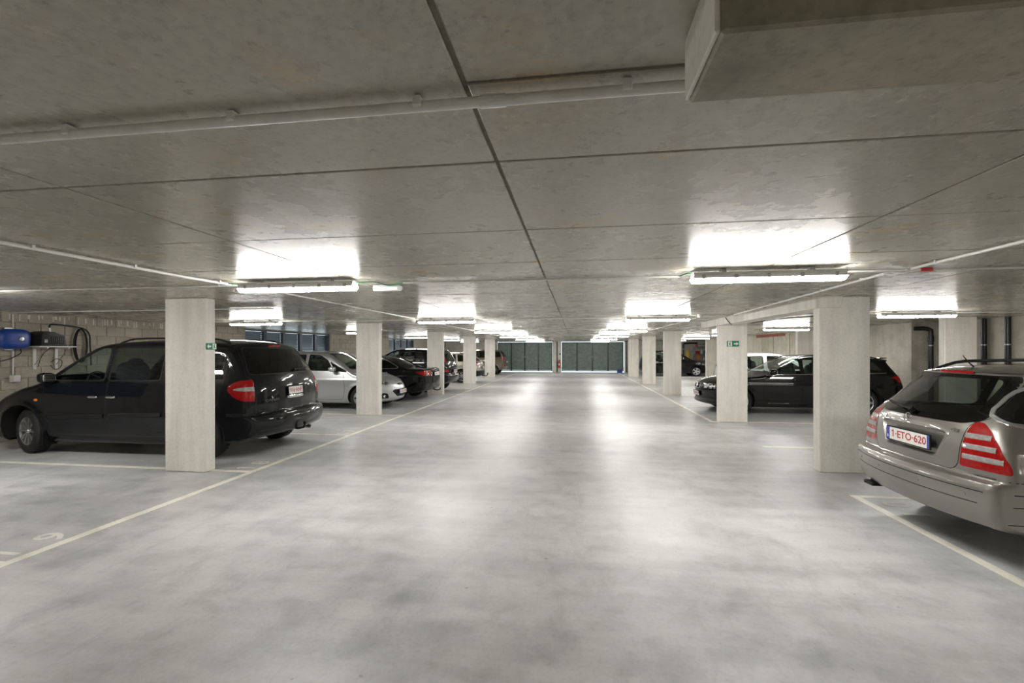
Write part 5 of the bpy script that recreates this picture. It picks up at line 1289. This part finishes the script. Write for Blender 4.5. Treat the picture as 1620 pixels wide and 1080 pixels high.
# blue hose reel on its bracket
t = thing('hose_reel', 'blue plastic hose reel on the block wall above the black minivan nose', 'hose reel', (WX + .17, 6.66, 1.80))
MB().blob((0, 0, 0), (.20, .46, .35), 3.6, 28, 14).obj('casing', M['blue'], t, 3.2)
MB().blob((0, -.30, .02), (.13, .36, .24), 3.0, 20, 10).obj('hose_outlet', M['blue'], t, 3.2)
MB().lathe([(0, .004), (.040, .004), (.043, 0), (.034, .016), (0, .020)], 20, Matrix.Translation((.097, .05, .0)) @ Matrix.Rotation(PI / 2, 4, 'Y')).obj('hub_cap', M['steel'], t, .6)
MB().blob((.062, -.33, .05), (.03, .14, .09), 2.6, 16, 8).obj('hose_guide', M['dark_plastic'], t, 3.2)
MB().box((-.125, 0, 0), (.06, .12, .40), 0, .004).obj('wall_bracket', M['steel'], t)
cable([(WX + .12, 6.80, 1.62), (WX + .07, 6.84, 1.56), (WX + .05, 6.78, 1.50), (WX + .05, 6.66, 1.44), (WX + .05, 6.5, 1.41), (WX + .05, 6.3, 1.43), (WX + .05, 6.1, 1.5)], .008, 'black cable drooping from the blue hose reel', 'dark_plastic')
o = conduit([(WX + .02, 6.76, 2.24), (WX + .02, 6.76, 1.17)], .014, 'white upright conduit behind the blue hose reel', 5)
t = thing('junction_box', 'white junction box at the foot of the upright conduit', 'junction box', (WX + .04, 6.775, 1.10))
MB().box((0, 0, 0), (.06, .13, .12), 0, .008).obj('housing', M['white_plastic'], t); MB().box((.034, 0, 0), (.012, .10, .09), 0, .004).obj('lid', M['white_plastic'], t)
# shelf with compressor
t = thing('wall_shelf', 'white wall shelf on two brackets carrying the black compressor', 'shelf', (WX, 7.24, 1.67))
MB().box((.17, 0, 0), (.34, .62, .022), 0, .003).obj('board', M['white_plastic'], t)
for y in (-.155, .20):
    b = MB().box((.014, y, -.21), (.022, .048, .42), 0, .003).obj('bracket', M['white_plastic'], t)
    MB().box((.16, y, -.022), (.30, .03, .022)).obj('arm', M['white_plastic'], b)
    MB().cyl((.02, y, -.34), (.28, y, -.03), .006, 6).obj('brace', M['steel'], b)
t = thing('air_compressor', 'black compressor standing on the white wall shelf', 'compressor', (WX + .19, 7.17, 1.681))
m = MB().prism([(-.205, 0), (.205, 0), (.20, .03), (.185, .20), (.06, .225), (.03, .262), (-.12, .270), (-.165, .26), (-.195, .20), (-.20, .03)], 'y', -.14, .14)
bmesh.ops.bevel(m.bm, geom=list(m.bm.edges), offset=.012, segments=2, affect='EDGES', profile=.5)
m.obj('casing', M['dark_plastic'], t, .6, None, (0, 0, PI / 2))
MB().box((.0, 0, .010), (.29, .44, .020), 0, .006).obj('base', M['dark_plastic'], t)
for k in range(7): MB().box((.141, -.04 + k * .032, .11), (.008, .010, .15), 0, .002, seg=1).obj('rib', M['trim_black'], t)
MB().box((.142, -.13, .09), (.008, .05, .06), 0, .003).obj('gauge_panel', M['grey_plastic'], t)
MB().cyl((0, .03, .255), (0, .03, .335), .018, 12).obj('hose_nozzle', M['steel'], t, .7)
cable([(WX + .19, 7.20, 2.03), (WX + .16, 7.24, 2.085), (WX + .11, 7.42, 2.09), (WX + .06, 7.72, 2.07), (WX + .075, 7.90, 2.03), (WX + .085, 7.985, 1.92), (WX + .085, 8.0, 1.7), (WX + .085, 8.02, 1.3)], .013, 'black hose rising from the compressor and hanging down the wall', 'rubber')
t = thing('hose_hook', 'pale curved hook on the wall holding the looped black hose', 'hook', (WX, 7.85, 1.945))
MB().tube([(.012, .075 * math.cos(a), .075 * math.sin(a)) for a in [PI * i / 14 for i in range(15)]], .012, 8).obj('arc', M['pipe'], t, .9)
MB().cyl((0, 0, .075), (.03, 0, .075), .02, 10).obj('fixing', M['steel'], t, .7)
pts = []
for i in range(72):
    k = i * 3.0 / 72; a = 2 * PI * k; pts.append((WX + .042 + .008 * k, 7.85 + (.115 + .014 * math.sin(k * 2)) * math.sin(a), 1.70 + .33 * math.cos(a)))
tag(MB().tube(pts, .013, 7).obj('hose', M['rubber'], None, 3.2), 'looped black hose hanging from the pale wall hook', 'hose')
cable([(WX + .035, 7.34, 1.38), (WX + .035, 7.42, 1.44), (WX + .035, 7.52, 1.40), (WX + .035, 7.50, 1.28), (WX + .035, 7.40, 1.24), (WX + .035, 7.33, 1.32)], .006, 'thin loop of black cable hanging under the wall shelf', 'dark_plastic')
cable([(WX + .2, 7.20, 1.65), (WX + .08, 7.16, 1.5), (WX + .045, 7.12, 1.3)], .005, 'thin black cable hanging behind the shelf bracket', 'dark_plastic')

# drain pipes on the right wall
def drain(x, y, lab, top=ZC, elbow=None):
    t = thing('drain_pipe', lab, 'pipe', (x, y, 0)); zt = top
    if elbow: MB().tube([(0, 0, .02), (0, 0, zt - .12), (0, 0.0, zt - .05), (elbow[0] * .25, elbow[1] * .25, zt - .01), (elbow[0] * .5, elbow[1] * .5, zt), (elbow[0], elbow[1], zt)], .052, 14).obj('pipe', M['black_pipe'], t, .9)
    else: MB().cyl((0, 0, .0), (0, 0, zt), .052, 18).obj('pipe', M['black_pipe'], t, .7)
    for z in (.7, 1.70): MB().cyl((0, 0, z - .012), (0, 0, z + .012), .059, 18).box((.06, 0, z), (.10, .03, .02)).obj('pipe_clamp', M['steel'], t, .7)
    if elbow: MB().cyl((0, 0, zt - .34), (0, 0, zt - .2), .062, 18).obj('socket', M['black_pipe'], t, .7)
drain(8.72, 12.62, 'black drain pipe with an elbow at the top, in the wall corner', 2.13, (-.30, .12))
drain(8.925, 11.40, 'black drain pipe just right of the wall side pillar', ZC)
drain(8.925, 10.84, 'black drain pipe above the warm grey estate roof, right one', ZC)
drain(7.60, 33.85, 'dark drain pipe turning along the far right wall', 2.12, (.95, .02))

# shelving and clutter at the far right
SX, SY = 8.62, 33.2
t = thing('shelving_unit', 'grey metal shelving unit in the far right corner', 'shelving', (SX, SY, 0))
for x in (-.44, .44):
    for y in (-.22, .22): MB().box((x, y, .95), (.04, .04, 1.9)).obj('post', M['steel'], t)
for z in (.45, .90, 1.34, 1.78): MB().box((0, 0, z), (.90, .46, .035), 0, .004).obj('shelf', M['steel'], t)
def can(x, y, z, r, h, mat, lab, name, cap):
    t = thing(name, lab, 'canister', (x, y, z)); MB().lathe([(0, 0), (r, 0), (r, h * .72), (r * .4, h * .88), (r * .4, h), (0, h)], 14).obj('body', M[mat], t, .6)
    MB().cyl((0, 0, h), (0, 0, h + .03), r * .45, 10).obj('cap', M[cap], t)
def crate(x, y, z, d, mat, lab, name='crate', cat='crate'):
    t = thing(name, lab, cat, (x, y, z)); MB().box((0, 0, d[2] / 2), d, 0, .012).obj('body', M[mat], t); MB().box((0, 0, d[2] * .93), (d[0] * 1.04, d[1] * 1.04, d[2] * .14), 0, .008).obj('lid', M[mat], t)
crate(8.37, 33.15, 1.358, (.30, .30, .20), 'red', 'red box on the upper shelf of the metal shelving')
can(8.66, 33.12, 1.358, .075, .30, 'white_plastic', 'white canister next to the red box on the shelf', 'canister', 'white_plastic')
can(8.86, 33.12, 1.358, .085, .28, 'blue', 'blue canister at the right end of the upper shelf', 'canister', 'white_plastic')
crate(8.40, 33.15, .918, (.26, .30, .34), 'orange', 'orange brown carton on the middle shelf', 'carton', 'box')
can(8.80, 33.10, .918, .06, .16, 'white_plastic', 'small white tub on the middle shelf', 'tub', 'grey_plastic')
MB_bag = MB().blob((0, 0, .12), (.60, .36, .26), 2.4, 20, 10).blob((.18, 0, .18), (.3, .3, .22), 2.2, 16, 8)
tag(MB_bag.obj('bag', M['grey_cloth'], None, 3.2, (8.72, 33.2, 1.81)), 'grey bundle lying on top of the metal shelving', 'bag')
tag(MB().lathe([(0, 0), (.08, 0), (.07, .24), (0, .26)], 14).obj('red_bucket', M['red'], None, .7, (8.29, 33.15, 1.80)), 'red container on the top left of the shelving', 'bucket')
tag(MB().blob((0, 0, .38), (.34, .30, .80), 2.6, 18, 10).obj('yellow_sack', M['yellow'], None, 3.2, (7.75, 33.2, .86)), 'yellow sack propped on the pallet behind the far black car', 'sack')
t = tag(MB().box((0, 0, .55), (.40, .03, 1.45), 0, .004, rx=-.10).obj('white_board', M['white_plastic'], None, None, (8.10, 33.84, .18)), 'white board leaning on the far wall beside the shelving', 'board')
t = thing('pallet', 'wooden pallet stack carrying the yellow sack', 'pallet', (7.75, 33.2, 0))
for z in range(6):
    MB().box((0, 0, .07 + z * .145), (.70, .60, .022)).obj('deck', M['orange'], t)
    for yy in (-.25, .25): MB().box((0, yy, .03 + z * .145), (.70, .09, .062)).obj('bearer', M['orange'], t)
# far end
t = thing('fire_extinguisher', 'red fire extinguisher hanging on the pier between the gates', 'extinguisher', (-1.22, 33.80, .32))
MB().lathe([(0, 0), (.075, 0), (.08, .02), (.08, .42), (.06, .48), (.03, .51), (0, .51)], 18).obj('cylinder', M['red'], t, .6)
MB().cyl((0, 0, .5), (0, 0, .57), .02, 10).box((.03, -.01, .58), (.13, .02, .02)).box((.03, -.01, .55), (.10, .02, .012)).obj('valve', M['dark_plastic'], t)
MB().tube([(.0, -.03, .55), (-.10, -.05, .50), (-.115, -.04, .3), (-.10, -.03, .1)], .012, 7).obj('hose', M['rubber'], t, .9)
MB().box((0, -.078, .26), (.09, .01, .14)).obj('paper_label', M['white_plastic'], t)
tag(MB().box((0, 0, 0), (.10, .02, .10), 0, .003).obj('wall_socket', M['dark_plastic'], None, None, (-1.16, 33.885, 1.35)), 'small dark switch on the pier above the extinguisher', 'switch')
crate(3.12, 33.55, 0, (.36, .26, .22), 'blue', 'small blue box on the floor by the right end of the gate', 'blue_box', 'box')
t = thing('steel_post', 'dark upright post beside the right end of the gates', 'post', (3.62, 33.7, 0))
MB().box((0, 0, 1.13), (.08, .08, 2.26), 0, .004).obj('shaft', M['gate_dark'], t); MB().box((0, 0, .01), (.16, .16, .02)).obj('base_plate', M['steel'], t)
